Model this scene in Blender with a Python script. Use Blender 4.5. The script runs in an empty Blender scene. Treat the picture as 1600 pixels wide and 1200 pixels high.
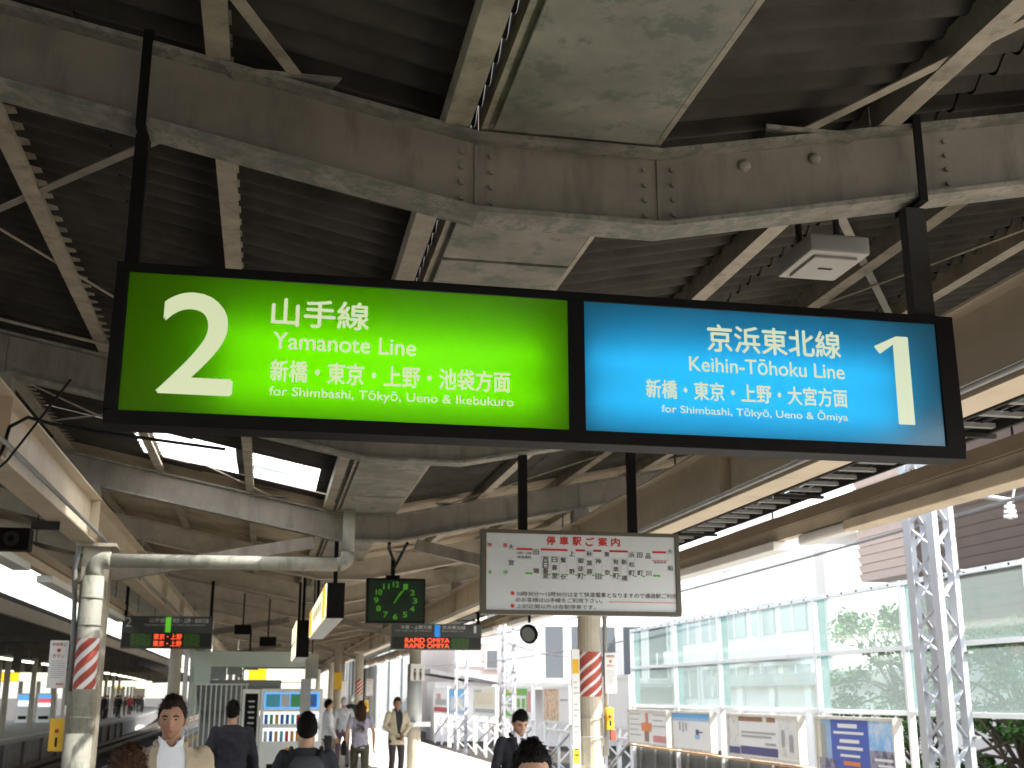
import bpy, bmesh, math, random
from mathutils import Vector, Matrix, noise

# ------------------------------------------------------------------ camera, sky, sun, exposure
S = bpy.context.scene
col = S.collection
rad = math.radians
cam_d = bpy.data.cameras.new('camera')
cam = bpy.data.objects.new('camera', cam_d)
col.objects.link(cam)
cam.location = (0, 0, 1.70)
cam.rotation_euler = (rad(90 + 14.75), 0, rad(-11.4))
cam_d.sensor_fit = 'HORIZONTAL'
cam_d.sensor_width = 36.0
cam_d.lens = 36.0 * 1850 / 1600
cam_d.dof.use_dof = True
cam_d.dof.focus_distance = 4.6
cam_d.dof.aperture_fstop = 5.6
cam_d.clip_start = 0.05
cam_d.clip_end = 3000
S.camera = cam

SUN_DIR = Vector((0.74, -0.30, 1.0)).normalized()          # towards the sun
world = bpy.data.worlds.new('World')
S.world = world
world.use_nodes = True
wn = world.node_tree
sky = wn.nodes.new('ShaderNodeTexSky')
sky.sky_type = 'NISHITA'
sky.sun_disc = False
sky.sun_elevation = math.asin(SUN_DIR.z)
sky.sun_rotation = math.atan2(SUN_DIR.x, SUN_DIR.y)
sky.air_density = 1.3
sky.dust_density = 2.0
haz = wn.nodes.new('ShaderNodeHueSaturation')          # hazy, washed-out daylight
haz.inputs['Saturation'].default_value = 0.42
wn.links.new(sky.outputs[0], haz.inputs['Color'])
wn.links.new(haz.outputs[0], wn.nodes['Background'].inputs[0])
wn.nodes['Background'].inputs[1].default_value = 0.15
sun_d = bpy.data.lights.new('sun', 'SUN')
sun_d.energy = 4.2
sun_d.angle = rad(0.53)
sun_d.color = (1.0, 0.95, 0.87)
sun = bpy.data.objects.new('sun', sun_d)
col.objects.link(sun)
sun.rotation_euler = (-SUN_DIR).to_track_quat('-Z', 'Y').to_euler()
S.view_settings.view_transform = 'Standard'
S.view_settings.look = 'None'
S.view_settings.gamma = 1.0
S.view_settings.exposure = 2.45
S.view_settings.use_curve_mapping = False
S.cycles.max_bounces = 10
S.cycles.diffuse_bounces = 5
S.cycles.glossy_bounces = 3
S.cycles.transparent_max_bounces = 12
S.cycles.sample_clamp_indirect = 6.0
S.cycles.use_denoising = True

# ------------------------------------------------------------------ materials
MATS = {}
def mat(name, color, rough=0.6, metal=0.0, spec=0.4, var=0.0, scale=4.0, dirt=None, dirt_amt=0.5, dirt_scale=6.0,
        dirt_edge=(0.5, 0.62), bump=0.0, bump_scale=40.0, streak=None, alpha=None):
    """procedural principled material: base colour, soft variation, patches of a second colour, fine bump"""
    if name in MATS:
        return MATS[name]
    m = bpy.data.materials.new(name)
    m.use_nodes = True
    nt = m.node_tree
    N, L = nt.nodes, nt.links
    b = N['Principled BSDF']
    b.inputs['Roughness'].default_value = rough
    b.inputs['Metallic'].default_value = metal
    b.inputs['Specular IOR Level'].default_value = spec
    b.inputs['Base Color'].default_value = (*color, 1)
    tc = N.new('ShaderNodeTexCoord')
    src = None
    if var > 0:
        n1 = N.new('ShaderNodeTexNoise'); n1.inputs['Scale'].default_value = scale
        n1.inputs['Detail'].default_value = 6; n1.inputs['Roughness'].default_value = 0.65
        L.new(tc.outputs['Object'], n1.inputs['Vector'])
        r1 = N.new('ShaderNodeValToRGB')
        r1.color_ramp.elements[0].position = 0.3; r1.color_ramp.elements[1].position = 0.7
        r1.color_ramp.elements[0].color = (*[c * (1 - var) for c in color], 1)
        r1.color_ramp.elements[1].color = (*[min(1, c * (1 + var * 0.6)) for c in color], 1)
        L.new(n1.outputs['Fac'], r1.inputs['Fac'])
        src = r1.outputs['Color']
    if dirt is not None:
        n2 = N.new('ShaderNodeTexNoise'); n2.inputs['Scale'].default_value = dirt_scale
        n2.inputs['Detail'].default_value = 8; n2.inputs['Roughness'].default_value = 0.7
        if streak:
            mp = N.new('ShaderNodeMapping'); mp.inputs['Scale'].default_value = streak
            L.new(tc.outputs['Object'], mp.inputs['Vector']); L.new(mp.outputs[0], n2.inputs['Vector'])
        else:
            L.new(tc.outputs['Object'], n2.inputs['Vector'])
        r2 = N.new('ShaderNodeValToRGB')
        r2.color_ramp.elements[0].position = dirt_edge[0]; r2.color_ramp.elements[1].position = dirt_edge[1]
        r2.color_ramp.elements[0].color = (0, 0, 0, 1)
        r2.color_ramp.elements[1].color = (dirt_amt, dirt_amt, dirt_amt, 1)
        L.new(n2.outputs['Fac'], r2.inputs['Fac'])
        mx = N.new('ShaderNodeMix'); mx.data_type = 'RGBA'
        L.new(r2.outputs['Color'], mx.inputs[0])
        if src is not None:
            L.new(src, mx.inputs[6])
        else:
            mx.inputs[6].default_value = (*color, 1)
        mx.inputs[7].default_value = (*dirt, 1)
        src = mx.outputs[2]
    if src is not None:
        L.new(src, b.inputs['Base Color'])
    if bump > 0:
        n3 = N.new('ShaderNodeTexNoise'); n3.inputs['Scale'].default_value = bump_scale
        n3.inputs['Detail'].default_value = 5
        L.new(tc.outputs['Object'], n3.inputs['Vector'])
        bp = N.new('ShaderNodeBump'); bp.inputs['Strength'].default_value = bump; bp.inputs['Distance'].default_value = 0.02
        L.new(n3.outputs['Fac'], bp.inputs['Height'])
        L.new(bp.outputs[0], b.inputs['Normal'])
    if alpha is not None:
        b.inputs['Alpha'].default_value = alpha
    MATS[name] = m
    return m

def emit(name, color, strength, rough=0.4, base=None):
    if name in MATS:
        return MATS[name]
    m = bpy.data.materials.new(name); m.use_nodes = True
    b = m.node_tree.nodes['Principled BSDF']
    b.inputs['Base Color'].default_value = (*(base or color), 1)
    b.inputs['Roughness'].default_value = rough
    b.inputs['Emission Color'].default_value = (*color, 1)
    b.inputs['Emission Strength'].default_value = strength
    MATS[name] = m
    return m

def backlit(name, color, gloss=0.08):
    """coloured acrylic: lets the tubes behind it shine through, with a glossy skin"""
    m = bpy.data.materials.new(name); m.use_nodes = True
    N, L = m.node_tree.nodes, m.node_tree.links
    N.remove(N['Principled BSDF'])
    tr = N.new('ShaderNodeBsdfTranslucent'); tr.inputs[0].default_value = (*color, 1)
    df = N.new('ShaderNodeBsdfDiffuse'); df.inputs[0].default_value = (*[c * 0.5 for c in color], 1)
    gl = N.new('ShaderNodeBsdfGlossy'); gl.inputs['Roughness'].default_value = 0.12
    m1 = N.new('ShaderNodeMixShader'); m1.inputs[0].default_value = 0.35
    m2 = N.new('ShaderNodeMixShader'); m2.inputs[0].default_value = gloss
    L.new(tr.outputs[0], m1.inputs[1]); L.new(df.outputs[0], m1.inputs[2])
    L.new(m1.outputs[0], m2.inputs[1]); L.new(gl.outputs[0], m2.inputs[2])
    L.new(m2.outputs[0], N['Material Output'].inputs[0])
    MATS[name] = m
    return m

def clear(name, tint, amount, haze=(0.8, 0.85, 0.85), haze_amt=0.12, gloss=0.08, rough=0.05):
    """clear pane: transparent tint + a little dusty white + reflection"""
    m = bpy.data.materials.new(name); m.use_nodes = True
    N, L = m.node_tree.nodes, m.node_tree.links
    N.remove(N['Principled BSDF'])
    tp = N.new('ShaderNodeBsdfTransparent'); tp.inputs[0].default_value = (*tint, 1)
    df = N.new('ShaderNodeBsdfTranslucent'); df.inputs[0].default_value = (*haze, 1)
    gl = N.new('ShaderNodeBsdfGlossy'); gl.inputs['Roughness'].default_value = rough
    m1 = N.new('ShaderNodeMixShader'); m1.inputs[0].default_value = haze_amt
    m2 = N.new('ShaderNodeMixShader'); m2.inputs[0].default_value = gloss
    L.new(tp.outputs[0], m1.inputs[1]); L.new(df.outputs[0], m1.inputs[2])
    L.new(m1.outputs[0], m2.inputs[1]); L.new(gl.outputs[0], m2.inputs[2])
    L.new(m2.outputs[0], N['Material Output'].inputs[0])
    MATS[name] = m
    return m

STEEL = mat('painted_steel', (0.180, 0.157, 0.125), 0.55, var=0.25, scale=2.5, dirt=(0.07, 0.058, 0.044), dirt_amt=0.7, dirt_scale=3.0, dirt_edge=(0.5, 0.68), streak=(1.6, 1.6, .35), bump=0.05)
PEEL = mat('peeling_steel', (0.20, 0.18, 0.148), 0.65, var=0.45, scale=5.0, dirt=(0.10, 0.115, 0.09), dirt_amt=0.8, dirt_scale=14.0, dirt_edge=(0.49, 0.56), bump=0.25, bump_scale=25)
BEAM = mat('beam_paint', (0.54, 0.455, 0.34), 0.55, var=0.14, scale=1.2, dirt=(0.20, 0.165, 0.12), dirt_amt=0.5, dirt_scale=2.5, dirt_edge=(0.52, 0.75))
PURL = mat('purlin_paint', (0.27, 0.235, 0.178), 0.6, var=0.35, scale=5, dirt=(0.12, 0.10, 0.07), dirt_amt=0.7, dirt_scale=7, dirt_edge=(0.52, 0.64))
ROOF_BOUNCE = mat('roof_sheet_bounce_lit', (0.40, 0.335, 0.255), 0.8, spec=0.1, var=0.2, scale=1.2, dirt=(0.2, 0.165, 0.12), dirt_amt=0.5, dirt_scale=1.5)  # paler copy for the far bays, bounce from the sunlit floor put into the colour
STEEL_BOUNCE = mat('painted_steel_bounce_lit', (0.37, 0.315, 0.245), 0.55, var=0.2, scale=3.0, dirt=(0.15, 0.13, 0.1), dirt_amt=0.5, dirt_scale=2.2, dirt_edge=(0.5, 0.72))  # far girders: paler steel, the floor's bounce light is in the colour
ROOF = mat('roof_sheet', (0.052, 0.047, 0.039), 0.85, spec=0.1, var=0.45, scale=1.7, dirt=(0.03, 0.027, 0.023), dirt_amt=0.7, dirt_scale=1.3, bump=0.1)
GUTTER = mat('gutter_panel_paint', (0.20, 0.186, 0.15), 0.7, var=0.5, scale=1.6, dirt=(0.085, 0.098, 0.078), dirt_amt=0.75, dirt_scale=5.5, dirt_edge=(0.52, 0.60), bump=0.1)
PIPE = mat('drain_pipe_paint', (0.32, 0.31, 0.26), 0.6, spec=.2, var=0.25, scale=3, dirt=(0.16, 0.17, 0.125), dirt_amt=0.75, dirt_scale=9, dirt_edge=(0.52, 0.62), streak=(1, 1, .4), bump=.15)
COLP = mat('column_paint', (0.44, 0.40, 0.32), 0.6, spec=.2, var=0.18, scale=2, dirt=(0.22, 0.18, 0.13), dirt_amt=0.6, dirt_scale=8, streak=(1, 1, .35), bump=.15, dirt_edge=(0.55, 0.75))
BLACK = mat('black_metal', (0.008, 0.008, 0.008), 0.6, spec=0.08, var=0.3, scale=8)
DARK = mat('dark_metal', (0.03, 0.028, 0.025), 0.6, spec=0.15, var=0.3, scale=6)
GREYM = mat('grey_metal', (0.27, 0.27, 0.26), 0.5, var=0.15, scale=4)
WHITEP = mat('white_paint', (0.72, 0.73, 0.72), 0.5, var=0.08, scale=3, dirt=(0.42, 0.38, 0.33), dirt_amt=0.5, dirt_scale=4, dirt_edge=(0.58, 0.78))
WHITE = mat('white_plastic', (0.78, 0.78, 0.76), 0.4, var=0.05)
RED = mat('red_paint', (0.42, 0.075, 0.05), 0.6, var=0.3, scale=6)
YEL = mat('yellow_paint', (0.72, 0.42, 0.02), 0.45, var=0.1)
RUBBER = mat('black_rubber', (0.012, 0.012, 0.012), 0.7, spec=0.2)

# ------------------------------------------------------------------ mesh helpers
class MB:
    def __init__(s): s.v = []; s.f = []; s.m = []; s.cur = 0
    def add(s, vs, fs):
        n = len(s.v); s.v += [tuple(p) for p in vs]
        for f in fs: s.f.append(tuple(i + n for i in f)); s.m.append(s.cur)
        return s
    def box(s, x0, x1, y0, y1, z0, z1):
        return s.add([(x0, y0, z0), (x1, y0, z0), (x1, y1, z0), (x0, y1, z0), (x0, y0, z1), (x1, y0, z1), (x1, y1, z1), (x0, y1, z1)],
                     [(0, 3, 2, 1), (4, 5, 6, 7), (0, 1, 5, 4), (1, 2, 6, 5), (2, 3, 7, 6), (3, 0, 4, 7)])
    def hexa(s, p):
        return s.add(p, [(0, 3, 2, 1), (4, 5, 6, 7), (0, 1, 5, 4), (1, 2, 6, 5), (2, 3, 7, 6), (3, 0, 4, 7)])
    def bar(s, p, q, w, h, up=(0, 0, 1)):
        """rectangular bar from p to q, w wide (sideways), h high"""
        p, q = Vector(p), Vector(q); d = (q - p).normalized(); up = Vector(up)
        if abs(d.dot(up)) > 0.98: up = Vector((0, 1, 0))
        r = d.cross(up).normalized(); u = r.cross(d)
        c = []
        for e in (p, q):
            for a, b in ((-1, -1), (1, -1), (1, 1), (-1, 1)):
                c.append(e + r * (a * w / 2) + u * (b * h / 2))
        return s.add(c, [(0, 1, 2, 3), (7, 6, 5, 4), (0, 4, 5, 1), (1, 5, 6, 2), (2, 6, 7, 3), (3, 7, 4, 0)])
    def tube(s, pts, r, n=10, cap=True):
        """round tube through points; r is a number or a list"""
        pts = [Vector(p) for p in pts]; k = len(pts)
        rs = r if isinstance(r, (list, tuple)) else [r] * k
        t0 = (pts[1] - pts[0]).normalized()
        ref = Vector((0, 0, 1)) if abs(t0.z) < 0.9 else Vector((1, 0, 0))
        a = t0.cross(ref).normalized()
        vs = []
        for i, p in enumerate(pts):
            t = (pts[min(i + 1, k - 1)] - pts[max(i - 1, 0)]).normalized()
            a = (a - t * a.dot(t)).normalized(); b = t.cross(a)
            for j in range(n):
                an = 2 * math.pi * j / n
                vs.append(p + (a * math.cos(an) + b * math.sin(an)) * rs[i])
        fs = []
        for i in range(k - 1):
            for j in range(n):
                fs.append((i * n + j, i * n + (j + 1) % n, (i + 1) * n + (j + 1) % n, (i + 1) * n + j))
        if cap:
            fs.append(tuple(reversed(range(n)))); fs.append(tuple(range((k - 1) * n, k * n)))
        return s.add(vs, fs)
    def loft(s, rings, cap=True):
        k, n = len(rings), len(rings[0]); vs = [p for r in rings for p in r]; fs = []
        for i in range(k - 1):
            for j in range(n):
                fs.append((i * n + j, i * n + (j + 1) % n, (i + 1) * n + (j + 1) % n, (i + 1) * n + j))
        if cap:
            fs.append(tuple(reversed(range(n)))); fs.append(tuple(range((k - 1) * n, k * n)))
        return s.add(vs, fs)
    def quad(s, a, b, c, d): return s.add([a, b, c, d], [(0, 1, 2, 3)])
    def sphere(s, c, rx, ry, rz, nu=12, nv=8):
        vs = []; fs = []
        for i in range(nv + 1):
            th = math.pi * i / nv
            for j in range(nu):
                ph = 2 * math.pi * j / nu
                vs.append((c[0] + rx * math.sin(th) * math.cos(ph), c[1] + ry * math.sin(th) * math.sin(ph), c[2] + rz * math.cos(th)))
        for i in range(nv):
            for j in range(nu):
                fs.append((i * nu + j, (i + 1) * nu + j, (i + 1) * nu + (j + 1) % nu, i * nu + (j + 1) % nu))
        return s.add(vs, fs)
    def build(s, name, material, parent=None, local=False, smooth=False, bevel=0.0):
        off = Vector((0, 0, 0))
        if parent is not None and not local:
            p = parent
            while p is not None: off += p.location; p = p.parent
        me = bpy.data.meshes.new(name)
        me.from_pydata([(v[0] - off.x, v[1] - off.y, v[2] - off.z) for v in s.v], [], s.f)
        ms = material if isinstance(material, (list, tuple)) else [material]
        for m_ in ms: me.materials.append(m_)
        if len(ms) > 1: me.polygons.foreach_set('material_index', s.m)
        if bevel > 0 or True:
            bm = bmesh.new(); bm.from_mesh(me)
            bmesh.ops.remove_doubles(bm, verts=bm.verts, dist=1e-6)
            bmesh.ops.recalc_face_normals(bm, faces=bm.faces)
            if bevel > 0:
                bmesh.ops.bevel(bm, geom=[e for e in bm.edges if e.is_manifold and e.calc_face_angle(0) > 0.6], offset=bevel, segments=2, affect='EDGES', profile=0.6)
            bm.to_mesh(me); bm.free()
        if smooth: me.polygons.foreach_set('use_smooth', [True] * len(me.polygons))
        o = bpy.data.objects.new(name, me); col.objects.link(o)
        if parent is not None: o.parent = parent
        return o

def tag(o, label=None, cat=None, group=None, kind=None):
    if label: o['label'] = label
    if cat: o['category'] = cat
    if group: o['group'] = group
    if kind: o['kind'] = kind
    return o
def thing(name, label, cat, loc=(0, 0, 0), rz=0.0, group=None):
    o = bpy.data.objects.new(name, None); col.objects.link(o)
    o.location = loc; o.rotation_euler = (0, 0, rz); o.empty_display_size = 0.2
    return tag(o, label, cat, group)
def copy_tree(o, parent=None):
    c = o.copy(); col.objects.link(c); c.parent = parent
    for ch in list(o.children): copy_tree(ch, c)
    return c
def B(name, material, parent, x0, x1, y0, y1, z0, z1, local=False, bevel=0.0):
    return MB().box(x0, x1, y0, y1, z0, z1).build(name, material, parent, local=local, bevel=bevel)

_glyph = {}
def text_mesh(body):
    key = body
    if key not in _glyph:
        c = bpy.data.curves.new('lettering', 'FONT'); c.body = body; c.size = 1; c.resolution_u = 6
        o = bpy.data.objects.new('lettering', c); col.objects.link(o)
        me = bpy.data.meshes.new_from_object(o.evaluated_get(bpy.context.evaluated_depsgraph_get()))
        vs = [tuple(v.co) for v in me.vertices]; fs = [tuple(p.vertices) for p in me.polygons]
        bpy.data.objects.remove(o); bpy.data.curves.remove(c); bpy.data.meshes.remove(me)
        _glyph[key] = (vs, fs)
    return _glyph[key]
def add_text(mb, body, org, ux, uz, w0, w1, h0, h1, bold=0.0):
    """lay text in the plane org + ux*a + uz*b, fitted into a:[w0,w1], b:[h0,h1]; bold adds shifted copies, each a hair in front"""
    vs, fs = text_mesh(body)
    xs = [v[0] for v in vs]; ys = [v[1] for v in vs]
    a0, a1, b0, b1 = min(xs), max(xs), min(ys), max(ys)
    org, ux, uz = Vector(org), Vector(ux), Vector(uz); nrm = ux.cross(uz)
    s_ = (h1 - h0) / (b1 - b0) * bold
    for i, (da, db) in enumerate(((0, 0), (s_, 0), (-s_, 0), (0, s_), (0, -s_)) if bold > 0 else ((0, 0),)):
        mb.add([org + ux * (w0 + (v[0] - a0) / (a1 - a0) * (w1 - w0) + da) + uz * (h0 + (v[1] - b0) / (b1 - b0) * (h1 - h0) + db) + nrm * (.00015 * i) for v in vs], fs)
    return mb
# ------------------------------------------------------------------ ground, platform, tracks
CX = 1.10                                   # valley line of the canopy
def zg(x): return 3.53 + 0.2 * max(abs(x - CX) - 0.38, 0)      # underside of the cross girders
GH = 0.32                                   # girder height
PH = 0.13                                   # purlin height
def zr(x): return zg(x) + GH + PH + 0.03    # roof sheet
XL, XR = -6.0, 6.0                          # canopy edges
BAYS = [-11.0 + 5.1 * i for i in range(24)]  # ... -0.8, 4.3, 9.4, 14.5 ...
COLY = [-0.8 + 15.3 * i for i in range(8)]  # columns under every third girder
YEND = BAYS[-1] + 2.0

GROUND = mat('ballast', (0.032, 0.029, 0.026), 0.95, spec=0.1, var=0.5, scale=14, dirt=(0.03, 0.026, 0.022), dirt_amt=0.7, dirt_scale=30, bump=0.6, bump_scale=30)
ASPH = mat('platform_asphalt', (0.36, 0.335, 0.30), 0.85, spec=0.2, var=0.12, scale=5, dirt=(0.18, 0.17, 0.16), dirt_amt=0.5, dirt_scale=3, bump=0.1, bump_scale=120)
CONC = mat('concrete', (0.36, 0.345, 0.32), 0.85, var=0.15, scale=3, dirt=(0.17, 0.155, 0.135), dirt_amt=0.6, dirt_scale=2, streak=(1, 1, 0.25))
g = MB().quad((-600, -60, -1.15), (600, -60, -1.15), (600, 1400, -1.15), (-600, 1400, -1.15)).build('ground', GROUND); tag(g, kind='structure')
PX0, PX1 = -3.7, 5.8
p = B('platform', ASPH, None, PX0, PX1, -8, 190, -1.15, 0); tag(p, kind='structure')
for i, (a, b) in enumerate(((PX0 - 0.06, PX0 + 0.28), (PX1 - 0.28, PX1 + 0.06))):
    B('platform_coping', CONC, p, a, b, -8.01, 190.01, -0.14, 0.006)
TACT = mat('tactile_yellow', (0.62, 0.40, 0.04), 0.7, var=0.12, scale=8)
for a in (PX0 + 0.75,):
    B('tactile_strip', TACT, p, a, a + 0.3, -8, 150, -0.02, 0.008)
for a in (PX0 + 0.30, PX1 - 0.42):
    B('white_line', WHITEP, p, a, a + 0.11, -8, 150, -0.02, 0.004)
RAIL = mat('rail_steel', (0.16, 0.11, 0.08), 0.5, metal=0.6, var=0.2)
SLEEP = mat('sleeper_concrete', (0.07, 0.064, 0.056), 0.9, var=0.2)
for xc in (-5.2, -8.4, 7.7):
    tr = tag(thing('railway_track', {-5.2: 'railway track beside the platform with the yellow button box', -8.4: 'railway track along the foot of the opposite platform', 7.7: 'railway track in front of the glass screen'}[xc], 'track', (xc, 0, -1.15)))
    for s_ in (-1, 1):
        x = xc + s_ * 0.53
        mb = MB().box(x - .065, x + .065, -8, 190, -1.02, -1.0); mb.box(x - .012, x + .012, -8, 190, -1.0, -.9); mb.box(x - .035, x + .035, -8, 190, -.9, -.86)
        mb.build('rail', RAIL, tr)
    mb = MB()
    for k in range(150):
        y = 2 + k * 0.66; mb.box(xc - 1.0, xc + 1.0, y - .11, y + .11, -1.15, -1.02)
    tag(mb.build('sleepers', SLEEP, tr), kind='stuff')

# ------------------------------------------------------------------ the canopy
can = thing('platform_canopy', 'weathered beige steel canopy with corrugated roof folding down to a central gutter', 'canopy', (CX, 14.5, 0))
def girder_pts():
    return [XL, -3.5, CX - 0.38, CX + 0.38, 4.6, XR]
def gh(x):   # girder tapers toward the eaves
    if x < -3.4: return GH - (-3.4 - x) / 2.6 * 0.12
    if x > 4.8: return GH - (x - 4.8) / 1.2 * 0.10
    return GH
def zgb(x): return zg(x) + GH - gh(x)
for yb in BAYS:
    pts = girder_pts()
    web = MB()
    for a, b in zip(pts[:-1], pts[1:]):
        t = 0.006
        web.hexa([(a, yb - t, zgb(a)), (b, yb - t, zgb(b)), (b, yb + t, zgb(b)), (a, yb + t, zgb(a)),
                  (a, yb - t, zg(a) + GH), (b, yb - t, zg(b) + GH), (b, yb + t, zg(b) + GH), (a, yb + t, zg(a) + GH)])
    SM = STEEL if yb < 16 else STEEL_BOUNCE
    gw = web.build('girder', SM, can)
    for top in (0, 1):
        fl = MB()
        for a, b in zip(pts[:-1], pts[1:]):
            za, zb = (zg(a) + GH, zg(b) + GH) if top else (zgb(a), zgb(b))
            w = 0.085
            fl.hexa([(a, yb - w, za - .010), (b, yb - w, zb - .010), (b, yb + w, zb - .010), (a, yb + w, za - .010),
                     (a, yb - w, za + .010), (b, yb - w, zb + .010), (b, yb + w, zb + .010), (a, yb + w, za + .010)])
        fl.build('flange', PEEL if yb < 16 else STEEL_BOUNCE, gw)
    if yb < 40:
        for x in (CX - 0.38, CX + 0.38, -2.1, 3.8):
            MB().box(x - .007, x + .007, yb - .013, yb + .013, zg(x) + .012, zg(x) + GH - .012).build('stiffener', SM, gw)
    # gusset plates on the top flange where the wind bracing is bolted on
    if yb < 20:
        for x, s_ in ((-.05, 1), (2.15, -1)):
            z = zg(x) + GH + 0.013
            MB().add([(x - .22, yb - .1, z), (x + .22, yb - .1, z), (x + .1, yb + .25, z + .0), (x - .1, yb + .25, z),
                      (x - .22, yb - .1, z + .01), (x + .22, yb - .1, z + .01), (x + .1, yb + .25, z + .01), (x - .1, yb + .25, z + .01)],
                     [(0, 3, 2, 1), (4, 5, 6, 7), (0, 1, 5, 4), (1, 2, 6, 5), (2, 3, 7, 6), (3, 0, 4, 7)]).build('gusset_plate', PEEL, gw)

# longitudinal beams on the two column rows, with stub posts up to the girders
for bx, zb, nm in ((-2.12, 3.42, 'l'), (3.80, 3.29, 'r')):
    zt = zb + 0.50
    wb = MB().box(bx - .008, bx + .008, -11, YEND, zb, zt).build('beam', BEAM, can)
    MB().box(bx - .12, bx + .12, -11, YEND, zb - .018, zb).build('flange', BEAM, wb)
    MB().box(bx - .12, bx + .12, -11, YEND, zt, zt + .018).build('flange', BEAM, wb)
    for yb in BAYS:
        MB().box(bx - .10, bx + .10, yb - .09, yb + .09, zt + .018, zg(bx) - .01).build('stub_post', STEEL, can)
        if yb < 50:
            for s_ in (-1, 1):
                MB().box(bx + s_ * .012, bx + s_ * .11, yb - .006, yb + .006, zb + .002, zt - .002).build('stiffener', BEAM, wb)
# columns
for i, yc in enumerate(COLY):
    for bx, zb in ((-2.12, 3.40), (3.80, 3.27)):
        x = bx
        if i >= 2 and bx > 0: x = 3.80 - 0.22 * min(i - 1, 3)
        if i == 1: x = -1.985 if bx < 0 else 3.90
        mb = MB(); w = .15
        mb.box(x - w, x + w, yc - w, yc - w + .018, 0, zb)
        mb.box(x - w, x + w, yc + w - .018, yc + w, 0, zb)
        mb.box(x - .01, x + .01, yc - w + .018, yc + w - .018, 0, zb)
        if bx > 0 or i != 1:
            mb = MB().tube([(x, yc, 0), (x, yc, zb)], 0.145, 20)
        c_ = mb.build('column', COLP, can, smooth=False)
        MB().box(x - .22, x + .22, yc - .22, yc + .22, zb - .04, zb - .001).build('cap_plate', COLP, c_)
        if bx > 0 or i != 1:
            MB().tube([(x, yc, 0.0), (x, yc, 0.9)], 0.163, 20).build('base_sleeve', COLP, c_)
        # knee brace rising to the middle of the girder
        s_ = 1 if bx < 0 else -1
        MB().bar((x + s_ * .15, yc, 3.05), (CX - s_ * 0.62, yc, zg(CX - .62) - .09), .10, .14).build('knee_brace', STEEL, can)
# purlins: lipped channels running along the platform
PURX = [CX + s_ * (1.40 + 1.05 * k) for s_ in (-1, 1) for k in range(6)]
PURX = [x for x in PURX if XL + .1 < x < XR - .05]
for x in PURX:
    z0 = zg(x) + GH + .010
    for y0, y1 in zip([BAYS[0]] + BAYS[1::2], BAYS[1::2] + [YEND]):
        if y1 - y0 < .5: continue
        mb = MB(); t = .005
        y1 -= .012
        mb.box(x - .045, x - .045 + t, y0, y1, z0, z0 + PH); mb.box(x - .045 + t, x + .045, y0, y1, z0, z0 + t); mb.box(x - .045 + t, x + .045, y0, y1, z0 + PH - t, z0 + PH)
        mb.box(x + .045 - t, x + .045, y0, y1, z0 + t, z0 + .03)
        mb.build('purlin', PURL, can)
# corrugated sheets, one per bay and wing, ridges running down the slope; one bay has two skylights
SKY_L = [(-1.52, -0.44, 12.55, 14.05), (-0.36, 0.46, 12.62, 13.95)]
TRANS = bpy.data.materials.new('skylight_sheet'); TRANS.use_nodes = True
_N, _L = TRANS.node_tree.nodes, TRANS.node_tree.links
_N.remove(_N['Principled BSDF'])
_t = _N.new('ShaderNodeBsdfTranslucent'); _t.inputs[0].default_value = (.9, .92, .95, 1)
_p = _N.new('ShaderNodeBsdfTransparent'); _p.inputs[0].default_value = (.9, .93, .95, 1)
_m = _N.new('ShaderNodeMixShader'); _m.inputs[0].default_value = .35
_L.new(_t.outputs[0], _m.inputs[1]); _L.new(_p.outputs[0], _m.inputs[2]); _L.new(_m.outputs[0], _N['Material Output'].inputs[0])
PITCH, AMP = 0.17, 0.028
def corr(x0, x1, y0, y1):
    """corrugated sheet, laid in lengths that overlap like slates (higher length on top of the lower one)"""
    mb = MB(); n = max(8, int((y1 - y0) / PITCH * 8))
    cuts = [x0]
    if x1 - x0 > 2.5:
        k = round((x1 - x0) / 1.85); cuts += [x0 + (x1 - x0) * i / k for i in range(1, k)]
    cuts.append(x1)
    for a, b in zip(cuts[:-1], cuts[1:]):
        left = (a + b) / 2 < CX
        a_, b_ = (a, min(b + .12, x1)) if left else (max(a - .12, x0), b)
        vs = []; fs = []
        for j in range(n + 1):
            y = y0 + (y1 - y0) * j / n; w = AMP * math.sin(2 * math.pi * y / PITCH)
            for x in (a_, b_):
                low = (x == b_) if left else (x == a_)
                vs.append((x, y, zr(x) + w + (-.016 if low and len(cuts) > 2 else 0)))
        for j in range(n): fs.append((2 * j, 2 * j + 1, 2 * j + 3, 2 * j + 2))
        mb.add(vs, fs)
    return mb
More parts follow.
